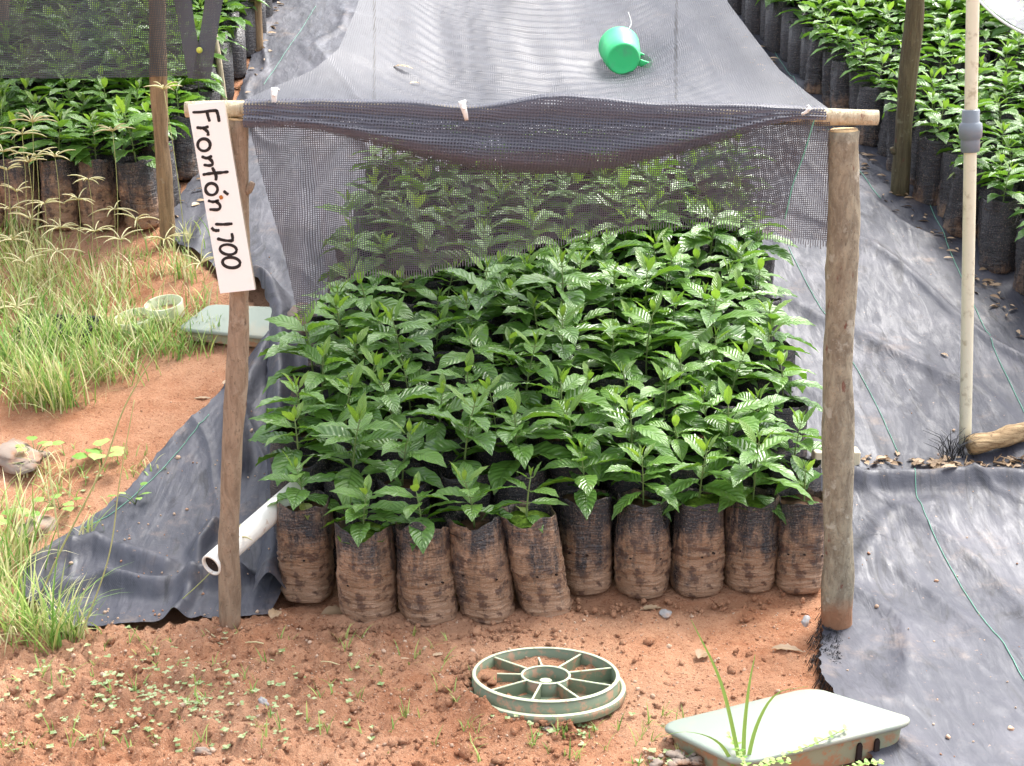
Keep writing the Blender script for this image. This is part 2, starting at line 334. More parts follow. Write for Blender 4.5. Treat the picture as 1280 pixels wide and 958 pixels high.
RUR = [(1.8, 12), (1.8, 9), (1.85, 7), (1.9, 6), (2.1, 5), (2.4, 4.4), (2.7, 3.9), (2.9, 3.60)]
RLL = [(.56, 3.62), (.62, 3.35), G2(1052, 690), G2(1032, 770), G2(1024, 850), G2(1040, 880), G2(1090, 960), (.9, 1.6)]
RLR = [(2.9, 3.62), (2.9, 3.35), (2.9, 3.1), (2.8, 2.9), (2.8, 2.7), (2.7, 2.5), (2.6, 2.2), (2.5, 1.6)]
MUL = [(-.53, 12), (-.53, 5.2)]; MUR = [(.59, 12), (.59, 5.2)]
def wr_common(x, y, s, a=.012):
    # pulled folds running down the slope plus softer swells
    f = fbm(x * 3.2 + .35 * y * 3.2, y * 1.1, 3, s)
    r = 1 - np.abs(vnoise(x * 5.5 + y * 1.7 + .5 * vnoise(x * 3, y * 3, s + 5), y * 1.3, s + 9)); r = np.clip((r - .72) / .28, 0, 1) ** 2
    return a * (f + 1.2) * .8 + a * 1.3 * r + .0016 * fbm(x * 40, y * 22, 2, s + 3)
def h_left(x, y):
    d = pdist(x, y, ridge); k = 1 + .3 * vnoise(x * 12, y * 9, 70)
    near = np.clip((4.7 - y) / .6, 0, 1)
    return wr_common(x, y, 31, .011) + .075 * k * np.exp(-(d / .038) ** 2) + .02 * near * np.exp(-((d - .09) / .03) ** 2)
def h_leftlow(x, y):
    rl = [G2(338, 438), G2(300, 520), G2(296, 600)]; d = pdist(x, y, rl)
    fr = [G2(60, 765), G2(130, 742), G2(200, 750), G2(300, 735)]; d2 = pdist(x, y, fr); fr2 = [G2(45, 715), G2(120, 690), G2(210, 722)]; d3 = pdist(x, y, fr2)
    fr3 = [G2(205, 800), G2(232, 770), G2(250, 700), G2(270, 670)]; d4 = pdist(x, y, fr3)
    fold = .045 * np.exp(-(d2 / .028) ** 2) + .028 * np.exp(-(d3 / .03) ** 2) + .03 * np.exp(-(d4 / .02) ** 2)
    return wr_common(x, y, 57, .006) + .045 * np.exp(-(d / .03) ** 2) + fold * (1 + .4 * vnoise(x * 14, y * 14, 3)) + .008
def h_rup(x, y): return wr_common(x, y, 83, .014) + .0 * x
def h_rlow(x, y):
    lip = .036 * np.exp(-((y - 3.575 - .015 * np.sin(x * 6)) / .03) ** 2) * (1 + .3 * vnoise(x * 9, y, 5))
    far = -.03 * np.clip((y - 3.60) / .02, 0, 1)
    sw = .018 * np.exp(-(pdist(x, y, [G2(1075, 720), G2(1110, 660), G2(1170, 640)]) / .035) ** 2)
    return wr_common(x, y, 101, .011) + lip + far + sw
sheets = [(MUL, MUR, h_rup), (LPL, LPR, h_left), (LLL, LLR, h_leftlow), (RUL, RUR, h_rup), (RLL, RLR, h_rlow)]
polys = []
for L, R, h in sheets: polys.append([tuple(p) for p in resample(L, 60)] + [tuple(p) for p in resample(R, 60)[::-1]])
def covered(x, y):
    r = np.zeros(np.broadcast(x, y).shape, bool)
    for p in polys: r |= inpoly(x, y, p)
    return r
def relief(x, y):
    x = np.asarray(x, float); y = np.asarray(y, float)
    front = np.clip((3.1 - y) / .2, 0, 1) * np.clip((.15 - x) / .5, .38, 1); left = np.clip((-.4 - x) / .4, 0, 1)
    cl = 1 - np.abs(vnoise(x * 22, y * 22, 11)); cl2 = np.abs(fbm(x * 38, y * 38, 3, 12))
    a = .006 * fbm(x * 5, y * 5, 3, 13) + (.021 * front + .007 * left) * (cl2 + .5 * cl) + .0022 * fbm(x * 70, y * 70, 2, 14)
    a = a + front * (.011 * np.clip(fbm(x * 13 + 5, y * 17, 3, 19), -.3, 1) + .010 * np.clip(fbm(x * 30, y * 34, 3, 21) - .25, 0, 1)) - .006
    toe = .018 * np.exp(-((y - (3.02)) / .05) ** 2) * (np.abs(x) < .75) * (.6 + .5 * vnoise(x * 17, y * 17, 15))
    lc = at_z(682, 848, .03); dx, dy = x - lc.x, y - lc.y; an = np.arctan2(dy, dx); mound = np.exp(-((np.hypot(dx, dy) - .185) / .028) ** 2) * np.exp(-((an + 2.45) / .75) ** 2) * (.036 + .016 * vnoise(x * 45, y * 45, 16))
    return a + np.maximum(toe, 0) + mound
def axis(f0, f1, step, lo, hi, g=1.12):
    a = list(np.arange(f0, f1 + 1e-6, step)); s = step; p = f1
    while p < hi: s *= g; p += s; a.append(p)
    s = step; p = f0
    while p > lo: s *= g; p -= s; a.insert(0, p)
    return np.array(a)
xs = axis(-1.9, 1.3, .0105, -160, 160); ys = np.r_[axis(2.2, 3.3, .0095, -60, 3.2), 0][:-1]
ys = ys[ys < 3.3]; t = list(ys); s_ = .0095
while t[-1] < 200: s_ = min(s_ * 1.01, .03) if t[-1] < 9 else s_ * 1.12; t.append(t[-1] + s_)
ys = np.array(t)
X, Y = np.meshgrid(xs, ys); cov = covered(X, Y)
Z = zg(X, Y) + np.where(cov, -.022, relief(X, Y) * np.clip(1.5 - np.hypot(X, Y - 3) / 8, 0, 1))
me = bpy.data.meshes.new('ground'); n0, m0 = X.shape
idx = np.arange(n0 * m0).reshape(n0, m0); fq = np.stack([idx[:-1, :-1], idx[:-1, 1:], idx[1:, 1:], idx[1:, :-1]], -1).reshape(-1, 4)
me.vertices.add(n0 * m0); me.vertices.foreach_set('co', np.stack([X, Y, Z], -1).astype(np.float32).ravel())
me.loops.add(fq.size); me.loops.foreach_set('vertex_index', fq.ravel().astype(np.int32)); me.polygons.add(len(fq))
me.polygons.foreach_set('loop_start', (np.arange(len(fq)) * 4).astype(np.int32)); me.update(calc_edges=True); me.polygons.foreach_set('use_smooth', np.ones(len(fq), bool))
me.materials.append(M['soil']); g = bpy.data.objects.new('ground', me); C.objects.link(g); tag(g, kind='structure')

def sheet(name, L, R, h, nv, nu, label):
    A = resample(L, nv); B = resample(R, nv); T = np.linspace(0, 1, nu)[None, :, None]
    P = A[:, None] * (1 - T) + B[:, None] * T; x, y = P[..., 0], P[..., 1]
    jag = .004 * vnoise(y * 60, x * 0, 4); x = x + jag * (np.arange(nu) < 2)[None]
    z = zg(x, y) + .006 + h(x, y); mb = MB(); mb.grid(np.stack([x, y, z], -1), np.stack([x, y], -1))
    o = obj(name, mb, M['sheet']); tag(o, label, 'ground cover', 'woven black ground-cover sheets'); return o
def srf(x, y):          # height of whatever lies on the ground at x, y
    for (L, R, h), p in zip(sheets, polys):
        if bool(inpoly(x, y, p)): return gz(x, y) + .006 + float(h(np.array(x), np.array(y)))
    return gz(x, y) + float(relief(x, y))
s1 = sheet('ground_cover_sheet', LPL, LPR, h_left, 520, 70, 'black woven sheet with a rolled raised edge covering the path between left and middle beds')
s2 = sheet('ground_cover_sheet', LLL, LLR, h_leftlow, 200, 150, 'crumpled purple-grey sheet corner spreading over red soil behind the signpost')
s3 = sheet('ground_cover_sheet', RUL, RUR, h_rup, 460, 130, 'wide shiny woven sheet covering the sloping path between middle and right beds')
s5 = sheet('ground_cover_sheet', MUL, MUR, h_rup, 60, 30, 'woven sheet seen dimly through the net, beyond the back of the middle bed')
s4 = sheet('ground_cover_sheet', RLL, RLR, h_rlow, 260, 170, 'lower right woven sheet with raised hem below the debris line, running under the rectangular lid')
def thread(parent, pts, r=.0011):
    q = resample(pts, 70); mb = MB(); mb.tube([(x, y, srf(x, y) + .002) for x, y in q], r, 5); obj('marker_thread', mb, M['thread'], parent)
thread(s3, [G2(985, 320), G2(1030, 400), G2(1080, 480), G2(1122, 574)]); thread(s3, [G2(1150, 235), G2(1215, 390), G2(1290, 545)], .0013); thread(s3, [G2(945, 30), G2(985, 95), G2(1100, 260)], .0013)
thread(s4, [G2(1140, 600), G2(1152, 650), G2(1200, 740), G2(1290, 875)])
thread(s2, [G2(262, 528), G2(205, 595), G2(150, 645), G2(100, 672)]); thread(s1, [G2(395, 12), G2(352, 80), G2(330, 112)]); thread(s1, [G2(395, 500), G2(362, 560), G2(352, 585)], .0012)
# frayed cut edge of the lower sheet
mb = MB()
for i in range(420):
    t_ = random.random(); q = resample([G2(1046, 745), G2(1026, 800), G2(1026, 850), G2(1050, 885)], 30)[int(t_ * 29)]
    x, y = q[0] + random.uniform(-.01, .05) , q[1] + random.uniform(-.01, .01); a = random.uniform(2.4, 4.1) ; L_ = random.uniform(.006, .022); z = gz(x, y) + .016
    mb.tube([(x, y, z), (x + math.cos(a) * L_ * .5, y + math.sin(a) * L_ * .3, z + .006), (x + math.cos(a) * L_, y + math.sin(a) * L_ * .6, z - .014)], .0008, 3, col=random.random())
obj('frayed_edge', mb, M['blackfib'], s4)

# ------------------------------------------------------------------ coffee seedlings in bags
def add_leaf(mb, base, az, el, L, W, droop, tone, fold=.25, wav=.0, roll=0, nt_=12, ns=3, ph=0):
    base = Vector(base); hd = Vector((math.cos(az), math.sin(az), 0)); sd_ = Vector((-math.sin(az), math.cos(az), 0))
    p = base.copy(); rows = []; uvs = []; st = L / nt_
    for i in range(nt_ + 1):
        t_ = i / nt_; e = el - droop * t_ ** 1.3; T = hd * math.cos(e) + Vector((0, 0, 1)) * math.sin(e); N = -hd * math.sin(e) + Vector((0, 0, 1)) * math.cos(e)
        S = (sd_ * math.cos(roll) + N * math.sin(roll)); N2 = T.cross(S) * -1 if False else (N * math.cos(roll) - sd_ * math.sin(roll))
        wd = (math.sin(math.pi * min(1, t_ ** .82)) ** .85 if 0 < t_ < 1 else 0) * (1 - .45 * max(0, t_ - .72) / .28) + (.05 if t_ < .1 else .015)
        r_ = []; 
        for j in range(-ns, ns + 1):
            u = j / ns; hh = abs(u) * fold * W * wd - .10 * W * u * u * wd + wav * abs(u) * math.sin(t_ * 2 * math.pi * 4.5 + ph + (1.5 if u > 0 else 0)) * W * min(1, wd * 2) + .03 * W * math.cos((t_ * 9 - abs(u) * 2) * 2 * math.pi) * wd * (abs(u) > .2)
            r_.append(p + S * (u * W * .5 * wd) + N2 * hh); uvs.append((u, t_))
        rows.append(r_); p = p + T * st
    mb.grid(np.array([[tuple(q) for q in r] for r in rows]), np.array(uvs).reshape(nt_ + 1, -1, 2), col=tone)
def seedling(seed, pairs=5, h=.15, size=1.0):
    r = random.Random(seed); mb = MB(); st = MB(); lean = (r.uniform(-.02, .02), r.uniform(-.02, .02))
    pt = lambda t_: Vector((lean[0] * t_ * t_, lean[1] * t_ * t_, h * t_)); a0 = r.uniform(0, 6.28)
    st.tube([pt(i / 6) for i in range(7)], [.0024 - .0012 * i / 6 for i in range(7)], 6)
    for k in range(pairs):
        t_ = .16 + .80 * k / (pairs - 1); top = k / (pairs - 1)
        for s in (0, 1):
            if k == 0 and r.random() < .3: continue
            az = a0 + k * math.pi / 2 + s * math.pi + r.uniform(-.3, .3); b = pt(t_)
            L = size * (.078 + .05 * math.sin(math.pi * min(1, .25 + top * .75)) + r.uniform(-.012, .016)) * (1 if top < .99 else .72)
            if k == 0: L *= .72

            W = L * r.uniform(.37, .47); el = -.10 + .55 * top + r.uniform(-.22, .25); dr = r.uniform(.5, 1.05) - .2 * top; tone = min(1, max(0, .08 + .42 * top * top + r.uniform(-.1, .24)))
            if k == pairs - 1: el = r.uniform(.75, 1.2); dr = r.uniform(.1, .6); tone = r.uniform(.62, 1); W *= .85
            if k < 2 and r.random() < .12: tone = 1.4
            pe = b + Vector((math.cos(az), math.sin(az), .25)) * .008
            st.tube([b, pe], .0011, 4, cap=False)
            add_leaf(mb, pe, az, el, L, W, dr, tone, r.uniform(.1, .34), r.uniform(.02, .055), r.uniform(-.3, .3), ph=r.uniform(0, 6))
    # closed pair at the tip
    for s in (0, 1): add_leaf(mb, pt(1), a0 + s * math.pi + .4, 1.35, size * .035, size * .013, .2, .95, .3, 0, 0, 6, 2)
    # a side shoot now and then
    if r.random() < .5:
        az = r.uniform(0, 6.28); b = pt(.5)
        for s in range(2): add_leaf(mb, b, az + s * .9, .6, size * .06, size * .026, .7, .6, .25, .03, 0, 10, 2)
    return mb.mesh('leaves', M['leaf']), st.mesh('stem', M['stem'])
PL = [seedling(100 + i, 6 + (i % 3), .105 + .013 * (i % 5), .84 + .05 * (i % 5)) for i in range(18)]
PS = [seedling(300 + i, 3 + (i % 2), .085 + .012 * (i % 3), .68) for i in range(3)]     # small ones for front row
def bag_mesh(seed, mats, H=.25, R=.064, seg=44, nz=46, crumple=1.0, lean=0, moss=False, fill=.035, flap=0):
    r = random.Random(seed); mb = MB(); P = []; s0 = r.uniform(0, 100)
    th = np.linspace(0, 2 * np.pi, seg, endpoint=False)
    def ring(z, k, ins=0):
        t_ = z / H; bot = np.clip(z / .03, 0, 1); sq = 1 + .035 * np.cos(4 * th + s0)
        crs = crumple * (.0024 * math.exp(-((z - .47 * H) / .003) ** 2) + .0018 * math.exp(-((z - .22 * H) / .0025) ** 2))
        rad = R * sq * (.80 + .20 * np.sqrt(1 - (1 - bot) ** 2)) * (1 + .035 * np.sin(math.pi * min(1, t_ * 1.1)) + .03 * math.sin(s0 + z * 20))
        rad = rad + crumple * (.0020 * vnoise(np.cos(th) * 2.2 + s0, z * 130 + np.sin(th) * 2.2, 1) * np.clip(1.25 - t_, 0, 1)
              + .0016 * vnoise(np.cos(th) * 1.5 + s0 + 9, z * 320 + np.sin(th) * 3, 7) * np.clip(1.1 - t_, 0, 1) + .003 * vnoise(np.cos(th) * 5 + s0, np.sin(th) * 5 + z * 7, 2) * (.3 + t_) + .0035 * vnoise(np.cos(th) * 2 + s0, np.sin(th) * 2 + z * 14, 3))
        rad = rad - ins + crs * (np.cos(th * 1 + s0) * .6 + .5); topw = max(0, t_ - .82) / .18
        zz = z + topw * (.004 * vnoise(np.cos(th) * 6 + s0, np.sin(th) * 6, 14) + .009 * vnoise(np.cos(th) * 1.6 + s0, np.sin(th) * 1.6, 4) + flap * np.exp(-((th - 4.6) / .5) ** 2)) + 0 * th
        rad = rad * (1 + topw * .05 * vnoise(np.cos(th) * 2.4 + s0, np.sin(th) * 2.4, 6))
        return np.stack([np.cos(th) * rad + lean * z, np.sin(th) * rad, zz], -1)
    zs = list(np.linspace(0, H, nz)); P = [ring(z, 0) for z in zs]; P += [ring(z, 0, .0012) for z in (H, H - .012, H - .025, H - fill - .004)]
    mb.grid(np.array(P), close=True); o_ = len(mb.v); mb.f.append(tuple(range(seg))[::-1]); mb.mi.append(0)
    for k in range(3):           # drainage holes
        a = -1.57 + (k - 1) * .62 + r.uniform(-.1, .1); z = H * .46 + r.uniform(-.008, .008); c = Vector((math.cos(a) * R * 1.045 + lean * z, math.sin(a) * R * 1.045, z))
        n_ = Vector((math.cos(a), math.sin(a), 0)); tt = Vector((-math.sin(a), math.cos(a), 0))
        vs = [c + n_ * .0016 + tt * math.cos(q) * .0032 + Vector((0, 0, math.sin(q) * .0022)) for q in np.linspace(0, 6.28, 9)[:-1]]
        vs2 = [v - n_ * .006 for v in vs]; mb.add(vs + vs2, [tuple(range(8))] + [(i, (i + 1) % 8, 8 + (i + 1) % 8, 8 + i) for i in range(8)], None, 1)
    bag = mb.mesh('bag', [mats, M['hole']])
    so_ = MB(); rr = np.linspace(0, 1, 7); rows = []
    for q in rr:
        rad = R * .985 * q; rows.append(np.stack([np.cos(th) * rad + lean * H, np.sin(th) * rad, H - fill + .006 * vnoise(np.cos(th) * q * 3 + s0, np.sin(th) * q * 3, 8) + .006 * (1 - q * q)], -1))
    so_.grid(np.array(rows), close=True)
    return bag, so_.mesh('soil', M['moss'] if moss else M['potsoil'])
BG = [bag_mesh(500 + i, M['bag'], H=.245 + .004 * (i % 3), seg=28, nz=26, crumple=1.5) for i in range(6)]
BH = [bag_mesh(540 + i, M['baghalf'], seg=36, nz=36, crumple=1.2) for i in range(4)]
ORD = ['zeroth', 'first', 'second', 'third', 'fourth', 'fifth', 'sixth', 'seventh', 'eighth', 'ninth', 'tenth', 'eleventh', 'twelfth', 'thirteenth', 'fourteenth', 'fifteenth', 'sixteenth', 'seventeenth', 'eighteenth', 'nineteenth', 'twentieth',
       'twenty-first', 'twenty-second', 'twenty-third', 'twenty-fourth', 'twenty-fifth', 'twenty-sixth', 'twenty-seventh', 'twenty-eighth', 'twenty-ninth', 'thirtieth']
def potted(loc, tilt, rz, bag, plant, label, group, sc_=1.0, H=.25, fill=.035, lean=0):
    t_ = thing('potted_seedling', label, 'seedling', loc, tilt, group)
    obj('bag', bag[0], None, t_); obj('soil', bag[1], None, t_)
    for nm, mesh in (('stem', plant[1]), ('leaves', plant[0])):
        o = obj(nm, mesh, None, t_, loc=(lean * H, 0, H - fill), rot=(0, 0, rz)); o.scale = (sc_,) * 3
    return t_
# front row: (centre px, base py, lean in x, height scale, label)
front = [
 (386, 758, -.01, .250, 'muddy black bag with coffee seedling at left end of front row, beside the white pipe'),
 (463, 783, -.04, .235, 'brown muddy bag with green moss on its soil, second from left in front row'),
 (537, 785, -.06, .235, 'black-streaked bag with glossy film flap at its rim, third from left in front row'),
 (611, 782, -.13, .250, 'black-streaked muddy bag leaning left, between the flap-rimmed bag and the most tilted bag'),
 (684, 776, -.20, .250, 'most tilted bag in the front row, leaning left with moss inside its rim'),
 (733, 748, -.03, .240, 'upright brown bag partly behind the most tilted bag'),
 (802, 753, -.01, .245, 'upright muddy bag in front row, just right of the bag tucked behind the tilted one'),
 (869, 750, 0, .240, 'muddy bag third from right in front row, seedling with broad round leaves'),
 (935, 746, .0, .235, 'muddy bag second from right in front row, moss around its stem'),
 (997, 748, .01, .235, 'front row bag at right end with a small drooping seedling beside the thick post')]
for i, (px, py, ln, H, lab) in enumerate(front):
    b = gp(px, py); y = b.y + .058; x = b.x * (y / b.y)
    bag = bag_mesh(700 + i, M['bagmud'], H, .0635 if i < 5 else .0615, lean=ln, moss=i in (1, 4, 7, 8), fill=(.03, .026, .045, .035, .022, .02, .025, .014, .018, .02)[i], flap=(.03 if i == 2 else -.020 if i in (1, 4) else -.008), nz=84)
    small = i in (4, 9); pl = PS[i % 3] if small else PL[(i * 5) % 18]
    potted((x, y, gz(x, y) - .004), (random.uniform(-.05, .0), 0, 0), i * 1.3, bag, pl, lab, 'front row of muddy bagged seedlings', (1.15 if small else (1.0, .95, 1.05, 1.1, 1, 1.05, 1.0, 1.1, 1.1, 1)[i]), H, .03, ln)
# middle bed behind the front row
jit = lambda s: random.uniform(-s, s)
cand = []
for r in range(1, 15):
    for c in range(10):
        y = 3.165 + .133 * r + jit(.012) - (.05 if r == 1 and c in (1, 2, 3, 4) else 0); x = -.555 + (.1345 - .0003 * r) * c + (.022 if r % 2 else -.018) + jit(.014) + .009 * r
        cand.append(('m', r, c, x, y))
for r in range(0, 26):
    for c in range(0, 10):
        y = 5.13 + .137 * r + jit(.014); x = -1.33 - .137 * c + (.03 if r % 2 else -.02) + jit(.014) + .002 * r
        if x > -y * .40 - .1: cand.append(('l', r, c, x, y))
for r in range(0, 34):
    for c in range(0, 13):
        y = 3.95 + .137 * r + jit(.014); x = 1.74 - .19 * (y - 4.45) + .137 * c + (.03 if r % 2 else 0) + jit(.014)
        if x < y * .395 + .12 and y < 8.6: cand.append(('r', r, c, x, y))
cand.sort(key=lambda q: (q[4] ** 2 + q[3] ** 2) + (60 if q[0] == 'l' and q[4] > 6.3 else 0))
keep, rest = cand[:290], cand[290:]
BED = {'m': 'middle bed', 'l': 'left bed', 'r': 'right bed'}
for bed, r, c, x, y in keep:
    if bed == 'm':
        lab = f'coffee seedling in {ORD[r]} row behind front row of middle bed, {ORD[c + 1]} from left'; grp = 'bagged seedlings packed in the middle bed'; bag = random.choice(BG); s_ = random.uniform(.92, 1.38)
    elif bed == 'l':
        lab = (f'bagged coffee seedling in the front row of the left bed, {ORD[c + 1]} from the path' if r == 0 else f'bagged coffee seedling in left bed, {ORD[r]} row behind its front row, {ORD[c + 1]} from path'); grp = 'bagged seedlings in the left bed'; bag = random.choice(BH if r == 0 else BG); s_ = random.uniform(1.05, 1.3)
    else:
        lab = f'bagged coffee seedling in right bed, {ORD[c + 1]} from the path, {ORD[r + 1]} row up the slope'; grp = 'bagged seedlings in the right bed'; bag = random.choice(BG); s_ = random.uniform(.84, 1.06)
    potted((x, y, gz(x, y) + (.004 if bed == 'm' else .0)), (jit(.09), jit(.09), random.uniform(0, 6.28) if bed != 'l' or r else jit(.2)), random.uniform(0, 6.28), bag, random.choice(PL), lab, grp, s_, .25, .03)
# everything beyond about 300: one mass
mb = MB()
src = []
for i in range(8):
    me_ = PL[i * 2][0]; n_ = len(me_.vertices); v = np.zeros(n_ * 3, np.float32); me_.vertices.foreach_get('co', v); v = v.reshape(-1, 3)
    f = [tuple(p.vertices) for p in me_.polygons]; tn = np.zeros(n_, np.float32); me_.attributes['tone'].data.foreach_get('value', tn)
    uvv = np.zeros((n_, 2)); 
    for lp, u in zip(me_.loops, me_.uv_layers[0].data): uvv[lp.vertex_index] = u.uv
    src.append((v, f, tn, uvv))
for bed, r, c, x, y in rest:
    v, f, tn, uvv = random.choice(src); a = random.uniform(0, 6.28); s_ = random.uniform(1., 1.25); R_ = np.array([[math.cos(a), -math.sin(a), 0], [math.sin(a), math.cos(a), 0], [0, 0, 1]])
    q = v @ R_.T * s_ + np.array([x, y, gz(x, y) + .215]); o_ = len(mb.v); mb.v += [tuple(k) for k in q.tolist()]; mb.uv += [tuple(k) for k in uvv.tolist()]; mb.col += tn.tolist(); mb.f += [tuple(i + o_ for i in k) for k in f]; mb.mi += [0] * len(f)
    z0 = gz(x, y); th = np.linspace(0, 6.28, 15)[:-1]; rows = [np.stack([x + np.cos(th) * .063 * k + .002 * np.cos(th * 5), y + np.sin(th) * .063 * k, z0 + zz + 0 * th], -1) for zz, k in ((0, .85), (.03, 1), (.12, 1.03), (.25, 1), (.215, .97), (.215, .01))]
    mb.grid(np.array(rows), close=True, mi=1)
o = obj('distant_seedlings', mb, [M['leaf'], M['bag']]); tag(o, 'mass of bagged coffee seedlings far up the slope at the back of the side beds', 'seedlings', kind='stuff')

# ------------------------------------------------------------------ frame: posts, beam
def post(name, label, a, b, r0, r1, mat, grp=None, knot=None, top=True, seg=18, bend=.01, n=44):
    a = Vector(a); b = Vector(b); L = (b - a).length; t_ = thing(name, label, 'post', a, group=grp); d = b - a
    pts = []; rad = []
    for i in range(n):
        k = i / (n - 1); pts.append(d * k + Vector((bend * math.sin(k * 5 + a.x * 3), 0, 0)) * math.sin(math.pi * k)); rad.append((r0 + (r1 - r0) * k) * (1 + .05 * math.sin(k * 17 + a.x)))
    pts[0] = pts[0] - Vector((0, 0, .06)); mb = MB(); mb.tube(pts, rad, seg, rough=.11, rs=a.x * 7, cap=True); obj('shaft', mb, mat, t_)
    if top:
        m2 = MB(); m2.tube([pts[-1] + d.normalized() * .0005, pts[-1] + d.normalized() * .004], [r1 * .93, r1 * .88], seg); obj('cut_end', m2, M['cut'], t_, smooth=False)
    if knot:
        for (k, ang, ln) in knot:
            m3 = MB(); p = d * k; v = Vector((math.cos(ang), -.2, math.sin(ang))); m3.tube([p, p + v * (r0 + ln * .5), p + v * (r0 + ln) + Vector((0, 0, .008))], [r0 * .45, r0 * .36, r0 * .25], 9, rough=.15); obj('branch_stub', m3, mat, t_)
    return t_
YP = 2.965
pb = at_y(287, 782, YP); pt_ = at_y(297, 150, YP)
post('wooden_post', 'thin brown pole with a cut branch stub holding the white Frontón sign', (pb.x, YP, 0), pt_, .0235, .0215, M['lpost'], 'posts of the net frame', knot=[(.86, .6, .022)])
pb = at_y(1046, 788, YP); pt2 = at_y(1055, 164, YP)
post('wooden_post', 'thick lichen-spotted post with muddy foot at right end of the beam', (pb.x, YP, 0), pt2, .034, .0315, M['post'], 'posts of the net frame', bend=.004)
a = at_y(232, 134, YP); b = at_y(1097, 151, YP); mb = MB()
a.z = pt_.z + .021; b.z = pt2.z + .0235
mb.tube([a.lerp(b, i / 40) + Vector((0, 0, .004 * math.sin(i * .2))) for i in range(41)], [.0165 + .0012 * math.sin(i * .9) for i in range(41)], 16, rough=.05)
o = obj('cross_beam', mb, M['beam']); tag(o, 'pale horizontal pole resting on both front posts with net draped over it', 'beam')
BZ = lambda x: a.z + (b.z - a.z) * (x - a.x) / (b.x - a.x)
# rear support of the net (behind the bed)
for sx, lb in ((-.52, 'slim pole at back left of the middle bed, seen faintly through the net'), (.62, 'slim pole at back right of the middle bed, behind the net')):
    post('wooden_post', lb, (sx, 5.46, gz(sx, 5.46)), (sx, 5.46, 1.86), .006, .005, M['dpost'], 'posts of the net frame', n=20)

# ------------------------------------------------------------------ sign
BY = 2.922
def bp(cx, cy, y=BY): return at_y(200 + cx / 3.194, 100 + cy / 3.194, y)     # crop px to board plane
cr = [(110, 100), (255, 85), (380, 838), (240, 853)]
sg = thing('name_sign', 'white board hand-lettered Frontón 1,700, hung slanting on the left post', 'sign', bp(245, 470, BY + .007))
org = sg.location.copy()
mb = MB(); fr = [bp(*q) - org for q in cr]; bk = [v + Vector((0, .013, 0)) for v in fr]
mb.add(fr + bk, [(0, 1, 2, 3), (7, 6, 5, 4)], mi=0); mb.add(fr + bk, [(0, 4, 5, 1), (1, 5, 6, 2), (2, 6, 7, 3), (3, 7, 4, 0)], mi=1)
o = obj('board', mb, [M['white'], M['boardedge']], sg, smooth=False)
A1 = lambda x, y: (x / 7.37 * 3.194 + 30 * 3.194, y / 7.37 * 3.194 + 20 * 3.194)   # from crop (230,120)
A2 = lambda x, y: (x / 7.37 * 3.194 + 30 * 3.194, y / 7.37 * 3.194 + 140 * 3.194)  # from crop (230,240)
ell = lambda cx, cy, rx, ry, rot, n=16, s=0, e=6.5: [(cx + math.cos(s + (e - s) * i / n) * rx * math.cos(rot) - math.sin(s + (e - s) * i / n) * ry * math.sin(rot), cy + math.cos(s + (e - s) * i / n) * rx * math.sin(rot) + math.sin(s + (e - s) * i / n) * ry * math.cos(rot)) for i in range(n + 1)]
S1 = [[(82, 152), (150, 150), (230, 140), (302, 134)], [(300, 132), (314, 180), (324, 236)], [(212, 150), (222, 190), (236, 234)],
      [(118, 292), (170, 296), (224, 284)], [(178, 298), (205, 318), (222, 340), (222, 364)],
      ell(184, 452, 58, 56, .2), [(165, 560), (210, 574), (256, 556)], [(222, 572), (256, 600), (262, 632), (230, 642), (184, 636)],
      [(176, 726), (240, 716), (330, 708), (408, 700)], [(262, 662), (280, 700), (296, 740), (294, 776)],
      ell(254, 860, 56, 54, .3), [(368, 878), (388, 896), (406, 908)]]
S2 = [[(224, 82), (270, 92), (318, 78)], [(290, 88), (322, 110), (334, 140), (310, 164), (238, 162)],
      [(290, 298), (360, 300), (444, 294)], [(256, 332), (280, 354), (324, 356)], [(440, 384), (448, 420), (446, 456)], [(446, 452), (380, 448), (308, 432)],
      ell(408, 532, 78, 46, .12), ell(436, 652, 82, 48, .1)]
for grp, Afn in ((S1, A1), (S2, A2)):
    for st in grp:
        p = resample([Afn(*q) for q in st], 26); mb = MB(); rows = []
        for i in range(26):
            d = p[min(i + 1, 25)] - p[max(i - 1, 0)]; d = d / (np.linalg.norm(d) + 1e-9); nn = np.array([-d[1], d[0]]); wd = 6.0 * (1 + .18 * float(vnoise(i * .35, p[0][0], 2))) * (1 if 0 < i < 25 else .6)
            q = [p[i] + nn * wd, p[i] - nn * wd]; e0 = -d * 2 if i == 0 else d * 2 if i == 25 else 0
            L_, R_ = [bp(*(k + e0), BY) - org for k in q]
            yo = Vector((0, -.0008, 0)); rows.append([tuple(L_), tuple(L_ + yo), tuple(R_ + yo), tuple(R_)])
        mb.grid(np.array(rows)); obj('letter_stroke', mb, M['ink'], sg, smooth=False)
mb = MB(); c = bp(*A2(340, 50), BY - .001) - org; mb.rock(c, .0045, (1, .4, 1), 3, 6); obj('nail', mb, M['rust'], sg)

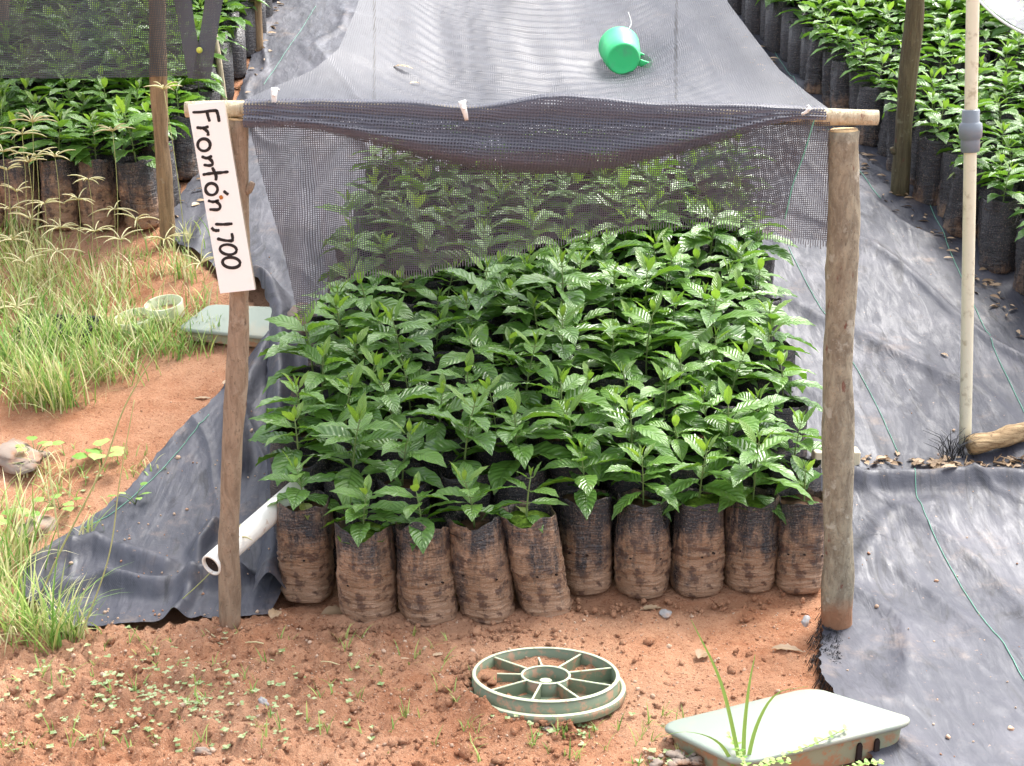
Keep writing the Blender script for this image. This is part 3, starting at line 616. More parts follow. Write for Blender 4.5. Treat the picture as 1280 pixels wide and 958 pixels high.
# ------------------------------------------------------------------ shade net of the middle bed
net = thing('shade_net', 'grey shade net draped over the beam and sloping back above the middle bed', 'shade net', (0, YP, 1.19))
NO = Vector((0, YP, 1.19))
nx, ny = 150, 260; xs_ = np.linspace(0, 1, nx); v_ = np.linspace(0, 1, ny); U, V = np.meshgrid(xs_, v_)
xl, xr = -.556, .655
y_ = YP + V ** 1.0 * 2.5; xlv = np.interp(y_, [2.965, 3.06, 3.16, 3.28, 3.54, 3.9, 4.6, 5.47], [-.556, -.50, -.43, -.39, -.376, -.375, -.42, -.52]); xrv = np.interp(y_, [2.965, 3.06, 3.2, 3.66, 4.4, 5.47], [.655, .625, .59, .537, .54, .62]); xx = xlv + (xrv - xlv) * U; uu = U * 2 - 1
sag = .075 * (1 - uu ** 2) * np.clip(V * 9, 0, 1) ** .7
base = np.vectorize(BZ)(xx) + .018 + SL * (y_ - YP)
yy = y_ - .26 * (uu + .12) ** 2
rip = np.abs(np.sin(yy * 62 + 1.5 * vnoise(xx * 3, yy * 8, 6))) ** .6 * np.clip(1.3 - np.abs(uu + .25) * 1.9, 0, 1) + .7 * np.abs(np.sin((y_ - .5 * (uu - .35) ** 2) * 75 + 2 * vnoise(xx * 4, yy * 6, 16))) ** .6 * np.clip(1 - np.abs(uu - .45) * 2.6, 0, 1)
long_ = .010 * vnoise(xx * 6, yy * .8, 41) + .004 * vnoise(xx * 17 + yy * 2, yy * 2, 42)
pit = -.035 * np.exp(-(((xx - .262) / .10) ** 2 + ((y_ - 3.46) / .13) ** 2))
zc = base - sag - .010 * rip * np.clip(V * 14, 0, 1) + long_ * np.clip(V * 10, 0, 1) + pit
zc += .05 * (np.clip(-uu - .75, 0, 1) * 4) ** 2 * .12 * np.clip(V * 4, 0, 1)
def canopy_z(x, y):
    j = np.argmin(np.abs(y_[:, 0] - y)); i = np.argmin(np.abs(xx[j] - x)); return float(zc[j, i])
mb = MB(); mb.grid(np.stack([xx, y_, zc], -1) - np.array(NO), np.stack([xx, y_ * 1.035], -1)); obj('canopy', mb, M['net'], net)
# front flap hanging from the beam
top = lambda px: at_y(px, 0, 2.945)
fb = [(378, 398), (402, 362), (440, 338), (520, 338), (600, 318), (700, 296), (790, 282), (880, 272), (940, 282), (985, 296), (1035, 302)]
fx = np.linspace(0, 1, 240); bx = np.interp(fx, np.linspace(0, 1, 11), [q[0] for q in fb]); by = np.interp(fx, np.linspace(0, 1, 11), [q[1] for q in fb])
tx = np.interp(fx, [0, 1], [306, 1035]); rows = []; uvr = []; frr = []; fuv = []
for k in np.linspace(0, 1, 60):
    pxs = tx + (bx - tx) * (k if True else 0); row = []; ur = []
    for i in range(240):
        x0 = at_y(tx[i], 140, YP).x; zt = BZ(x0) + .019; B = at_y(bx[i], by[i], YP + .01); z = zt + (B.z - zt) * k; x = x0 + (B.x - x0) * k ** 1.0
        ang = min(1, k * 14); yb = YP - .019 * math.sin(ang * math.pi / 2) 
        wv = .016 * float(vnoise(x * 11, z * 2.2, 61)) + .006 * float(vnoise(x * 34, z * 4, 62)) + .004 * math.sin(x * 95 + 3 * z)
        lf = math.exp(-((bx[i] - 420) / 60) ** 2) * .03 * k * math.sin(x * 60)
        row.append((x, yb + (wv + lf) * min(1, k * 3) + .02 * k, z)); ur.append((x, z))
    rows.append(row); uvr.append(ur)
mb = MB(); mb.grid(np.array(rows) - np.array(NO), np.array(uvr)); obj('front_flap', mb, M['flap'], net)
lo = np.array(rows[-1]); jag = .010 + .012 * np.abs(vnoise(np.arange(240) * .35, np.zeros(240), 66)); lo2 = lo - np.stack([0 * jag, 0 * jag, jag], -1)
mb = MB(); mb.grid(np.array([lo, lo2]) - np.array(NO), np.stack([np.stack([lo[:, 0], lo[:, 2]], -1), np.stack([lo2[:, 0], lo2[:, 2]], -1)])); obj('fringe', mb, M['fringe'], net)
# dark folded band sagging from the beam
fc = [(306, 160), (380, 160), (450, 176), (520, 196), (600, 213), (690, 219), (760, 213), (850, 193), (930, 166), (985, 150), (1030, 150)]
tc_ = [(306, 130), (400, 128), (520, 130), (590, 138), (640, 130), (690, 119), (740, 124), (800, 131), (900, 133), (985, 136), (1030, 138)]
fcx = np.linspace(306, 1030, 200); fcy = np.interp(fcx, [q[0] for q in fc], [q[1] for q in fc]); tcy = np.interp(fcx, [q[0] for q in tc_], [q[1] for q in tc_])
ker = np.ones(15) / 15; fcy = np.convolve(np.pad(fcy, 7, 'edge'), ker, 'valid'); tcy = np.convolve(np.pad(tcy, 7, 'edge'), ker, 'valid')
mb = MB()
for layer in range(2):
    rows = []; uvr = []
    for k in np.linspace(0, 1, 40):
        row = []; ur = []
        for i in range(200):
            T_ = at_y(fcx[i], tcy[i], YP - .02); B = at_y(fcx[i], fcy[i], YP - .045); z = T_.z + (B.z - T_.z) * (k if layer == 0 else k * (.985 if layer == 1 else .97)); dz = T_.z - B.z
            bul = math.sin(math.pi * min(1, k ** 2.4)) * min(.020, .2 * dz) * (1.25 if layer == 0 else .5 if layer == 1 else -.0)
            cz = .0012 * math.sin(k * 22 + 2.5 * float(vnoise(fcx[i] * .012, k * 2, 71))) * min(1, k * 4)
            row.append((T_.x, YP - .024 - bul - cz - .010 * (2 - layer), z + (.002 * layer))); ur.append((T_.x + .002 * layer + z * .12 * (layer - 1), z + .0013 * layer + T_.x * .07))
        rows.append(row); uvr.append(ur)
    mb.grid(np.array(rows) - np.array(NO), np.array(uvr))
# top roll over the beam closing the fold
rows = []; uvr = []
for k in np.linspace(0, 1, 12):
    row = []; ur = []
    for i in range(200):
        T_ = at_y(fcx[i], tcy[i], YP - .02); an = math.pi * k; row.append((T_.x, YP - .004 - .031 * math.cos(an), T_.z + .012 * math.sin(an) + .002 * float(vnoise(i * .12, k * 5, 5)) - (.012 * k))); ur.append((T_.x, k * .08))
    rows.append(row); uvr.append(ur)
mb.grid(np.array(rows) - np.array(NO), np.array(uvr)); obj('folded_band', mb, M['fold'], net)
# extra hanging corner with green edge on the right
fl = [[(835, 182), (1018, 148)], [(862, 225), (1004, 195)], [(890, 250), (990, 235)], [(905, 262), (981, 274)]]
L_ = resample([q[0] for q in fl], 30); R_ = resample([q[1] for q in fl], 30); rows = []; uvr = []
for i in range(30):
    row = []; ur = []
    for k in np.linspace(0, 1, 30):
        p = L_[i] * (1 - k) + R_[i] * k; q = at_y(p[0], p[1], YP - .032); q.y += .004 * float(vnoise(q.x * 30, q.z * 18, 81)); row.append(tuple(q)); ur.append((q.x * .97 + q.z * .24, q.z * .97 - q.x * .24))
    rows.append(row); uvr.append(ur)
mb = MB(); mb.grid(np.array(rows) - np.array(NO), np.array(uvr)); o = obj('hanging_corner', mb, M['flap'], net)
mb = MB(); mb.tube([Vector(r[-1]) - NO for r in rows], .0015, 5); obj('edge_cord', mb, M['thread'], net)
# clips holding the net
for (px, py, an, lb) in ((343, 121, .1, 'white strip clip pinning net to the beam at its left end'), (580, 137, -.25, 'white clip pinning net fold at the middle of the beam'), (1008, 138, .9, 'small twisted white tie on net at right end of the beam')):
    p = at_y(px, py, YP - .05 if px > 400 else YP - .025); t_ = thing('net_clip', lb, 'clip', p, (0, an, 0), 'white clips pinning the net'); sz = .6 if px > 1000 else 1
    mb = MB(); q = [(0, -.004, -.022), (.001, -.009, -.008), (0, -.008, .008), (0, 0, .018), (0, .012, .013)]; rows = [[(x - .0085 * sz * w_, y, z * sz), (x + .0085 * sz * w_, y, z * sz)] for (x, y, z), w_ in zip([tuple(k) for k in resample(q, 12)], np.linspace(.45, 1, 12))]
    mb.grid(np.array(rows)); o = obj('strip', mb, M['string'], t_); m_ = o.modifiers.new('s', 'SOLIDIFY'); m_.thickness = .0025
    mb = MB(); mb.rock((0, -.010, .004), .0045, (1, .6, 1), 2, 6); obj('pinch', mb, M['string'], t_)

# ------------------------------------------------------------------ mug on the net
mx, my = .263, 3.44; mz = canopy_z(mx, my)
mug = thing('plastic_mug', 'green plastic mug lying on its side on top of the grey shade net', 'mug', (mx, my, mz + .037), (math.radians(90 + 8), 0, math.radians(4)))
mug.rotation_euler = (math.radians(-90 + 15), 0, math.radians(3))
prof = [(0, .003), (.020, .003), (.033, .001), (.0365, 0), (.039, .003), (.043, .02), (.0465, .05), (.048, .088), (.0495, .092), (.0475, .0925), (.0455, .088), (.044, .05), (.0405, .02), (.036, .006), (0, .006)]
th = np.linspace(0, 2 * np.pi, 49)[:-1]; mb = MB(); mb.grid(np.array([np.stack([np.cos(th) * max(r, 1e-4), np.sin(th) * max(r, 1e-4), z + 0 * th], -1) for r, z in prof]), close=True); obj('body', mb, M['mug'], mug)
mb = MB(); q = resample([(.0445, 0, .022), (.066, 0, .024), (.076, 0, .036), (.075, 0, .062), (.064, 0, .076), (.047, 0, .078)], 24)
for sy in (0,):
    vs = []; fs = []
    for i, p in enumerate(q):
        d = q[min(i + 1, 23)] - q[max(i - 1, 0)]; d /= np.linalg.norm(d); nrm = np.array([-d[2], 0, d[0]])
        for (a_, b_) in ((-.008, .0028), (.008, .0028), (.008, -.0028), (-.008, -.0028)): vs.append(tuple(p + np.array([0, a_, 0]) + nrm * b_))
    for i in range(23):
        for j in range(4): fs.append((i * 4 + j, i * 4 + (j + 1) % 4, i * 4 + 4 + (j + 1) % 4, i * 4 + 4 + j))
    mb.add(vs, fs)
o = obj('handle', mb, M['mug'], mug, rot=(0, 0, .35)); bevel(o, .0015)
mb = MB(); p0 = Vector((mx + .004, my + .05, mz + .09)); mb.tube([Vector(k) for k in resample([p0, p0 + Vector((.012, .02, .012)), p0 + Vector((.020, .04, .026)), p0 + Vector((.014, .06, .05))], 16)], .0011, 5)
o = obj('loose_string', mb, M['string']); tag(o, 'thin white string curling up just above the green mug', 'string')
def leafbit(name, label, px, py, z=None, on=None, L=.05, W=.02, rz=0, tone=.6, mat='dryl', grp=None, cat='dead leaf', el=.15, dr=.6):
    p = gp(px, py) if on is None else Vector(on); z = srf(p.x, p.y) + .004 if on is None else p.z; mb = MB(); add_leaf(mb, (-L / 2 * math.cos(rz), -L / 2 * math.sin(rz), 0), rz, el, L, W, dr, tone, .3, .08, .15, 10, 3, ph=px)
    o = obj(name, mb, M[mat], loc=(p.x, p.y, z)); tag(o, label, cat, grp); return o
p = (-.245, 3.28, canopy_z(-.245, 3.28) + .004); leafbit('dead_leaf', 'small pale curled leaf scrap lying on top of the net, left of the mug', 0, 0, on=p, L=.05, W=.012, rz=-.3, tone=.9)
p = (-.215, 3.22, canopy_z(-.215, 3.22) + .004); leafbit('dead_leaf', 'tiny white scrap on the net just above the middle clip', 0, 0, on=p, L=.03, W=.010, rz=.7, tone=1)

# ------------------------------------------------------------------ pole with coupling, log, debris on the right
b = gp(1206, 560); pole = thing('pvc_pole', 'tall cream plastic pipe with grey coupling standing upright on the right ground sheet', 'pole', (b.x, b.y, srf(b.x, b.y)))
tz = at_y(1216, 0, b.y); zz0 = srf(b.x, b.y); dirp = (tz - Vector((b.x, b.y, zz0))); kk = 1.25; 
mb = MB(); mb.tube([dirp * (i / 30 * kk) + Vector((0, 0, -.03 if i == 0 else 0)) for i in range(31)], .0165, 20); obj('pipe', mb, M['pvc'], pole)
def onp(py): 
    q = at_y(1212, py, b.y); k = (q.z - zz0) / dirp.z; return dirp * k
c0, c1 = onp(190), onp(137); dd = (c1 - c0)
mb = MB(); mb.tube([c0 + dd * k for k in (0, .02, .28, .30, .33, .50, .66, .70, .72, .98, 1)], [.0215, .0245, .0245, .024, .029, .0305, .029, .0235, .0225, .0225, .020], 28); obj('coupling', mb, M['coupler'], pole)
p0 = gp(1208, 575); p0.z = srf(p0.x, p0.y) + .03; mb = MB(); pts = resample([p0, p0 + Vector((.08, .01, .012)), p0 + Vector((.18, .035, .03)), p0 + Vector((.42, .06, .035))], 40)
mb.tube([Vector(k) for k in pts], [.026 + .0015 * math.sin(i * .7) + (-.005 if i < 1 else 0) for i in range(40)], 28, rough=.20, rs=4)
o = obj('rotten_log', mb, M['log']); tag(o, 'weathered split log lying beside the foot of the cream pipe', 'log')
mb = MB()
for i in range(150):
    k = random.random(); px, py = (random.uniform(1150, 1282), random.uniform(585, 602)) if k < .65 else (random.uniform(1075, 1200), random.uniform(578, 590)); p = gp(px, py); z = srf(p.x, p.y) + .004; a_ = random.uniform(0, 6.28); L_ = random.uniform(.015, .06)
    if px < 1200 or random.random() < .5: add_leaf(mb, (p.x, p.y, z), a_, .2, L_ * .6, L_ * .3, .5, random.random(), .3, .1, .3, 5, 1)
    else: mb.tube([(p.x, p.y, z), (p.x + math.cos(a_) * L_, p.y + math.sin(a_) * L_, z + .008)], random.uniform(.001, .003), 5, col=random.random())
for i in range(170):
    t__ = random.random(); x = 1.52 + .0 ; y = 4.0 + 4.2 * t__; x = 1.645 - .19 * (y - 4.45) - random.random() ** 2 * .10; z = srf(x, y) + .004; L_ = random.uniform(.02, .055)
    add_leaf(mb, (x, y, z), random.uniform(0, 6.28), .15, L_, L_ * .27, .5, random.random(), .3, .1, .3, 5, 1)
for i in range(90):
    y = 5.1 + 3.5 * random.random(); x = -1.22 + random.random() ** 2 * .08; z = srf(x, y) + .004; L_ = random.uniform(.02, .05); add_leaf(mb, (x, y, z), random.uniform(0, 6.28), .25, L_, L_ * .4, .6, random.random(), .3, .1, .3, 5, 1)
o = obj('leaf_litter', mb, M['dryl']); tag(o, 'brown litter of dry leaves and twigs along the bed edges', 'litter', kind='stuff')
mb = MB()
for i in range(40):
    px = random.gauss(1190, 8) if i < 40 else random.uniform(1080, 1180); p = gp(px, random.uniform(568, 586)); z = srf(p.x, p.y); a_ = random.uniform(0, 6.28); h_ = random.uniform(.03, .075) * (1 if i < 40 else .5)
    mb.tube([(p.x, p.y, z), (p.x + math.cos(a_) * h_ * .4, p.y, z + h_ * .7), (p.x + math.cos(a_) * h_ * 1.1, p.y, z + h_)], [.0012, .001, .0005], 3, col=random.random())
o = obj('dark_dead_tuft', mb, M['blackfib']); tag(o, 'blackened wiry grass tuft at the foot of the cream pipe', 'dead grass')
# cream plastic box behind right post
p = gp(1046, 598); t_ = thing('plastic_block', 'cream plastic box end showing behind the thick right post', 'box', (p.x, p.y + .03, gz(p.x, p.y)))
mb = MB(); mb.box((0, 0, .048), (.125, .05, .05)); o = obj('upper_shell', mb, M['cream'], t_, smooth=False); bevel(o, .005)
mb = MB(); mb.box((0, -.003, .008), (.135, .058, .046)); o = obj('lower_shell', mb, M['cream'], t_, smooth=False); bevel(o, .005)

# ------------------------------------------------------------------ white pipe on the left
A = at_y(264, 707, 2.955); B = at_y(362, 621, 3.20); d = (A - B).normalized()
t_ = thing('white_pipe', 'white plastic pipe lying slanted behind the left post with its open end showing', 'pipe', A)
Lp = (A - B).length + .03; th = np.linspace(0, 2 * np.pi, 33)[:-1]; ref = Vector((0, 0, 1)); e1 = d.cross(ref).normalized(); e2 = d.cross(e1)
def rg(k, r): return np.array([tuple(d * k + e1 * math.cos(q) * r + e2 * math.sin(q) * r) for q in th])
mb = MB(); mb.grid(np.array([rg(-Lp, .0265)] + [rg(-Lp + Lp * i / 20, .0265) for i in range(1, 20)] + [rg(0, .0265), rg(.001, .0262), rg(.001, .0215), rg(-.006, .021)]), close=True); obj('pipe_wall', mb, M['pvcw'], t_)
mb = MB(); mb.grid(np.array([rg(-.006, .0212), rg(-.006, .001)]), close=True); obj('bore_shade', mb, M['hole'], t_)  # dark disc just inside the white pipe, its inner shade painted on

# ------------------------------------------------------------------ round lid in front
c = at_z(682, 848, .03); lid = thing('round_lid', 'round green lid lying upside down with spokes and hub, half sunk in red soil', 'lid', (c.x, c.y, .002), (math.radians(-7.0), math.radians(2), .2))
th = np.linspace(0, 2 * np.pi, 81)[:-1]
def rev(mb, prof, mi=0): mb.grid(np.array([np.stack([np.cos(th) * r, np.sin(th) * r, z + 0 * th], -1) for r, z in prof]), close=True, mi=mi)
mb = MB(); rev(mb, [(.001, .006), (.150, .006), (.150, -.004), (.001, -.004)]); obj('base_plate', mb, M['lid'], lid)
mb = MB(); rev(mb, [(.1480, .004), (.1480, .0375), (.1535, .0375), (.157, .010), (.157, .004)]); rev(mb, [(.1475, .0375), (.1480, .0390), (.1537, .0390), (.1552, .0365)], 1); obj('outer_rim', mb, [M['lid'], M['rim']], lid)
mb = MB(); rev(mb, [(.157, -.006), (.157, .010), (.160, .012), (.168, .011), (.170, .004), (.168, -.006)], 0); rev(mb, [(.1598, .0118), (.161, .0135), (.1665, .0132), (.1682, .0112)], 1); obj('flange', mb, [M['lid'], M['rim']], lid)
mb = MB(); rev(mb, [(.048, .004), (.048, .034), (.0525, .034), (.0525, .004)]); rev(mb, [(.0475, .034), (.048, .0352), (.0525, .0352), (.053, .034)], 1); obj('hub_ring', mb, [M['lid'], M['rim']], lid)
mb = MB(); rev(mb, [(.0145, .005), (.0145, .020), (.012, .022), (.001, .022)], 0); mb.grid(np.array([np.stack([np.cos(th) * r, np.sin(th) * r, .0222 + 0 * th], -1) for r in (.0125, .0005)]), close=True, mi=1); obj('knob', mb, [M['lid'], M['rim']], lid)
for k in range(9):
    a_ = k * 2 * math.pi / 9 + .1; R3 = Matrix.Rotation(a_, 3, 'Z'); mb = MB(); ln = .0955 if k not in (2, 4) else .05
    mb.box(R3 @ Vector((.0525 + ln / 2, 0, .0185)), (ln, .003, .029), R3); mb.box(R3 @ Vector((.0525 + ln / 2, 0, .0338)), (ln, .0042, .0018), R3, mi=1); obj('spoke', mb, [M['lid'], M['rim']], lid, smooth=False)
so2 = MB(); rr = np.linspace(.0, .148, 26); so2.grid(np.array([np.stack([np.cos(th) * r, np.sin(th) * r, -.001 + .011 * fbm(np.cos(th) * r * 14 + 3, np.sin(th) * r * 14, 3, 44) + .022 * np.clip(-np.cos(th + .2) - .2, 0, 1) * r / .15], -1) for r in rr]), close=True); obj('caught_soil', so2, M['soil'], lid)
# soil clods banked against the lid and lying about
mb = MB()
for i in range(420):
    a_ = random.uniform(2.5, 5.0); r_ = random.uniform(.158, .20); x, y = c.x + math.cos(a_) * r_, c.y + math.sin(a_) * r_ * 1.0; mb.rock((x, y, random.uniform(.0, .026) * (1 if r_ < .18 else .4)), random.uniform(.003, .010), (1, 1, .7), i, 7, amp=.7)
for i in range(14): 
    a_ = random.uniform(2.8, 4.4); r_ = random.uniform(.10, .15); mb.rock((c.x + math.cos(a_) * r_, c.y + math.sin(a_) * r_, .022), random.uniform(.006, .014), (1, 1, .7), i, 6, amp=.5)
for i in range(2600):
    px = random.uniform(0, 720) if random.random() < .8 else random.uniform(600, 1020); py = random.uniform(790, 990); p = gp(px, py)
    if covered(np.array([p.x]), np.array([p.y]))[0] or math.hypot(p.x - c.x, p.y - c.y) < .175: continue
    s_ = min(.015, .0024 * math.exp(random.gauss(0, .7))); mb.rock((p.x, p.y, srf(p.x, p.y) + s_ * .2), s_, (1, 1, .75), i, 5, amp=.5)
for i in range(260):
    x = random.uniform(-.7, .72); y = 3.0 + random.gauss(0, .03) - (.03 if x < .1 else -.05); s_ = random.uniform(.003, .008); mb.rock((x, y, gz(x, y) + .006), s_, (1, 1, .8), i, 5, amp=.5)
o = obj('soil_clods', mb, M['clod']); tag(o, 'crumbled red soil clods', 'soil', kind='stuff')
mb = MB()
for i in range(2300):
    if i < 1950: px, py = random.uniform(-20, 1030), random.uniform(770, 975)
    elif i < 2240: px, py = random.uniform(-20, 340), random.uniform(290, 760)
    else: px, py = random.uniform(1050, 1290), random.uniform(300, 960)
    p = gp(px, py); s_ = random.uniform(.001, .0032) if i % 14 else random.uniform(.003, .007); mb.rock((p.x, p.y, srf(p.x, p.y) + s_ * .3), s_, (1, 1, .7), i, 4, col=.5, amp=.4)
o = obj('pebbles', mb, M['stone']); tag(o, 'small pale pebbles scattered on soil and sheets', 'pebbles', kind='stuff')

# ------------------------------------------------------------------ rectangular lid bottom right
def rect_lid(name, label, corners, thick, skirt, slots, mats):
    W4 = [at_z(px, py, z) for px, py, z in corners]; cen = sum(W4, Vector()) / 4; t_ = thing(name, label, 'lid', (cen.x, cen.y, gz(cen.x, cen.y)))
    og = t_.location
    def bil(u, v): return W4[0].lerp(W4[1], u).lerp(W4[3].lerp(W4[2], u), v) - og
    def outline(ins, r=.13, n=9):
        o_ = []
        for (cx, cy, a0) in ((r, r, math.pi), (1 - r, r, 1.5 * math.pi), (1 - r, 1 - r, 0), (r, 1 - r, .5 * math.pi)):
            for i in range(n): an = a0 + math.pi / 2 * i / (n - 1); o_.append((cx + math.cos(an) * (r - ins), cy + math.sin(an) * (r - ins)))
        return o_
    def ring(ins, dz): return [tuple(bil(u, v) + Vector((0, 0, dz))) for u, v in outline(ins)]
    mb = MB(); R_ = [ring(.0, -thick), ring(-.004, -thick * .6), ring(0, -.001), ring(.02, .0), ring(.07, .0015)]; mb.grid(np.array(R_), close=True); k = len(mb.v); mb.f.append(tuple(range(k - len(R_[0]), k))); mb.mi.append(0)
    mb.f.append(tuple(range(len(R_[0])))[::-1]); mb.mi.append(0)
    obj('cover_plate', mb, mats[0], t_)
    mb = MB(); mb.grid(np.array([ring(.035, -thick), ring(.05, -thick - skirt)]), close=True); o_ = obj('skirt', mb, mats[1], t_)
    for (u, w_) in slots:
        mb = MB(); q0 = bil(u, 1 - .036) + Vector((0, 0, -thick - skirt * .62)); e = (bil(u + .05, 1) - bil(u, 1)).normalized(); nn = Vector((e.y, -e.x, 0)); nn = nn if nn.y < 0 else -nn
        q = [q0 + e * s * w_ + Vector((0, 0, h * skirt * .38)) + nn * .004 for s, h in ((-1, -1), (1, -1), (1, .7), (.5, 1), (-.5, 1), (-1, .7))]; q2 = [v - nn * .008 for v in q]; mb.add(q + q2, [tuple(range(6))] + [(i, (i + 1) % 6, 6 + (i + 1) % 6, 6 + i) for i in range(6)]); obj('slot', mb, M['hole'], t_, smooth=False)
    return t_
rl = rect_lid('rectangular_lid', 'pale grey-green rectangular lid at front right, lying half on soil, half on the sheet',
    [(822, 905, .032), (1015, 858, .052), (1150, 900, .075), (925, 955, .060)], .010, .055, [(.68, .0055), (.78, .0055)], (M['slab'], M['skirt']))
rl2 = rect_lid('rectangular_lid', 'pale greenish slab-like lid lying behind the left post beside the rolled sheet edge',
    [(px, py, gp(px, py + 12).z + .045) for px, py in ((222, 410), (262, 380), (350, 384), (344, 422))], .012, .03, [], (M['slab'], M['skirt']))
# green round lids and black tray among the grass on the left
for (px, py, r, h, rz, lb, grp) in ((208, 386, .060, .045, 0, 'dark green round lid rim standing in grass beside the pale slab', 1), (170, 398, .062, .030, 0, 'flat green round lid half hidden in grass, left of the taller one', 1)):
    p = gp(px, py + 10); t_ = thing('small_round_lid', lb, 'lid', (p.x, p.y, gz(p.x, p.y) + .004), (.2, -.1, 0), 'green round lids in the left grass')
    mb = MB(); rev(mb, [(r * .9, 0), (r * .97, h), (r, h + .002), (r * 1.04, h), (r, 0)]); obj('rim', mb, M['rim'], t_); mb = MB(); rev(mb, [(r * .93, h * .3), (.001, h * .3)]); obj('plate', mb, M['skirt'], t_)
p = gp(75, 418); t_ = thing('black_tray', 'black plastic tray mostly hidden in the grass at the left edge', 'tray', (p.x, p.y, gz(p.x, p.y)), (SL, 0, -.15))
mb = MB(); mb.box((0, 0, .012), (.24, .10, .02)); o = obj('tray_base', mb, M['darkp'], t_, smooth=False); bevel(o, .006)
mb = MB()
for q in (((0, -.05, .025), (.24, .012, .030)), ((0, .05, .025), (.24, .012, .030)), ((-.117, 0, .025), (.012, .088, .030)), ((.117, 0, .025), (.012, .088, .030))): mb.box(*q)
o = obj('tray_rim', mb, M['darkp'], t_, smooth=False)
# stones
for (px, py, r, sq, mat, lb) in ((22, 575, .075, (1.4, .9, .48), 'rock', 'large pinkish rock at the left edge with a weed in front'), (45, 665, .052, (1.2, .8, .45), 'rock', 'pale rock half buried near the lower left grass clump'),
    (684, 916, .020, (1.5, 1, .5), 'rock', 'small whitish stone just below the round lid'), (254, 944, .013, (1.3, 1, .7), 'rock', 'white stone in the red soil at bottom left'), (376, 424, .055, (1.1, .8, .9), 'rock', 'beige stone block under the net corner beside the rolled sheet'),
    (1006, 781, .012, (1.2, .9, .6), 'grey', 'grey stone chip on soil just left of the thick post foot'), (832, 772, .014, (1.2, .9, .4), 'grey', 'flat greyish stone chip in front of the right-hand bags'), (1262, 922, .006, (1, 1, .8), 'stone', 'reddish pebble on the lower right sheet'), (330, 887, .011, (1.2, 1, .7), 'grey', 'light grey pebble among tiny weeds in the lower left soil')):
    p = gp(px, py); mb = MB(); mb.rock((0, 0, 0), r, sq, px * .1, 16, amp=.32); o = obj('stone', mb, M[mat], loc=(p.x, p.y, srf(p.x, p.y) + r * sq[2] * .25)); tag(o, lb, 'stone')
# dead leaves and sticks
for (px, py, L_, W_, rz, tn, lb) in ((548, 822, .030, .010, .3, .95, 'white torn leaf chip on soil below the third bag'), (505, 826, .030, .006, .2, .9, 'narrow pale leaf sliver on soil left of the white chip'), (878, 822, .045, .03, 1.0, .35, 'brown curled leaf with a dark shadow in the middle of the front soil'),
    (815, 764, .06, .018, .3, .6, 'long tan dead leaf at the foot of the upright bags'), (985, 812, .075, .02, -.1, .5, 'tan curled dead leaf on soil left of the thick post'), (1186, 608, .05, .016, .2, .8, 'tan bark-like leaf on the right sheet below the log'), (1180, 455, .03, .012, -1, .8, 'curved pale twig scrap on the right sheet beside the pipe'),
    (420, 768, .07, .04, .2, .3, 'flat brown leaf at the foot of the two leftmost bags'), (345, 785, .05, .03, 1.4, .55, 'crumpled tan leaf at the foot of the sheet left of first bag'), (255, 498, .06, .012, .1, .7, 'dry stick-like leaf on soil left of the signpost'), (285, 492, .03, .022, .5, 1.0, 'white leaf scrap on soil beside the signpost')):
    leafbit('dead_leaf', lb, px, py, L=L_, W=W_, rz=rz, tone=tn)
for (x0, y0, x1, y1, r, lb) in ((395, 835, 478, 842, .0012, 'thin straw lying on soil in front of the second bag'), (300, 812, 245, 790, .0018, 'straw stalk on soil below the left post'), (240, 808, 330, 812, .0014, 'yellow stalk on soil at the corner of the crumpled sheet')):
    p, q = gp(x0, y0), gp(x1, y1); mb = MB(); mb.tube([p.lerp(q, k) + Vector((0, 0, .012 + .006 * math.sin(k * 9))) - p for k in np.linspace(0, 1, 10)], r, 5, col=.8); o = obj('straw', mb, M['straw'], loc=p); tag(o, lb, 'straw')

# ------------------------------------------------------------------ other posts, side nets
for (bx_, by_, tx_, ty_, yy_, r0, r1, mat, lb, kn) in (
    (209, 288, 196, 0, 4.99, .026, .030, 'opost', 'orange-brown post with ragged foot at front of left bed, upper half behind net', None),
    (281, 112, 268, 0, 6.15, .012, .013, 'beam', 'thin pale pole at the path edge of the left bed', None),
    (322, 55, 320, 0, 6.95, .026, .028, 'opost', 'grey-tan post at the path edge behind the thin pale pole', None),
    (1126, 234, 1142, 0, 5.36, .033, .034, 'dpost', 'tall mossy brown post with a knot at its foot, in front of the right bed', [(.12, 2.7, .02)]),
    (981, 20, 980, 0, 7.4, .030, .030, 'opost', 'short stub of reddish post at the top edge beside the right bed', None),
    (1178, 15, 1178, 0, 8.0, .034, .034, 'lpost', 'reddish post rising among the seedlings at the back of the right bed', None),
    (12, 260, 12, 0, 6.2, .028, .028, 'lpost', 'dark reddish post behind the net at the upper left corner', None)):
    B_ = at_y(bx_, by_, yy_); T_ = at_y(tx_, ty_, yy_); z0 = srf(B_.x, yy_); zt = max(1.2, z0 + 1.15); k = (zt - z0) / (T_.z - B_.z) if T_.z - B_.z > .2 else 0
    post('wooden_post', lb, (B_.x, yy_, z0), (B_.x + (T_.x - B_.x) * k, yy_, zt), r0, r1, M[mat], 'posts along the side beds', knot=kn, n=30)
ln = thing('shade_net', 'dark green-black shade net hanging in front of the left bed', 'shade net', (-1.9, 4.93, 1.7)); O2 = Vector((-1.9, 4.93, 1.7))
xr_ = at_y(262, 50, 4.93).x; X2, K2 = np.meshgrid(np.linspace(-3.3, xr_ - .05, 150), np.linspace(0, 1, 40)); bot = 1.085 - .01 * np.sin(X2 * 3) - .0 ; Z2 = 1.74 + (bot - 1.74) * K2; Y2 = 4.93 + .02 * vnoise(X2 * 5, Z2 * 2, 91) + .006 * np.sin(X2 * 40 + Z2 * 5)
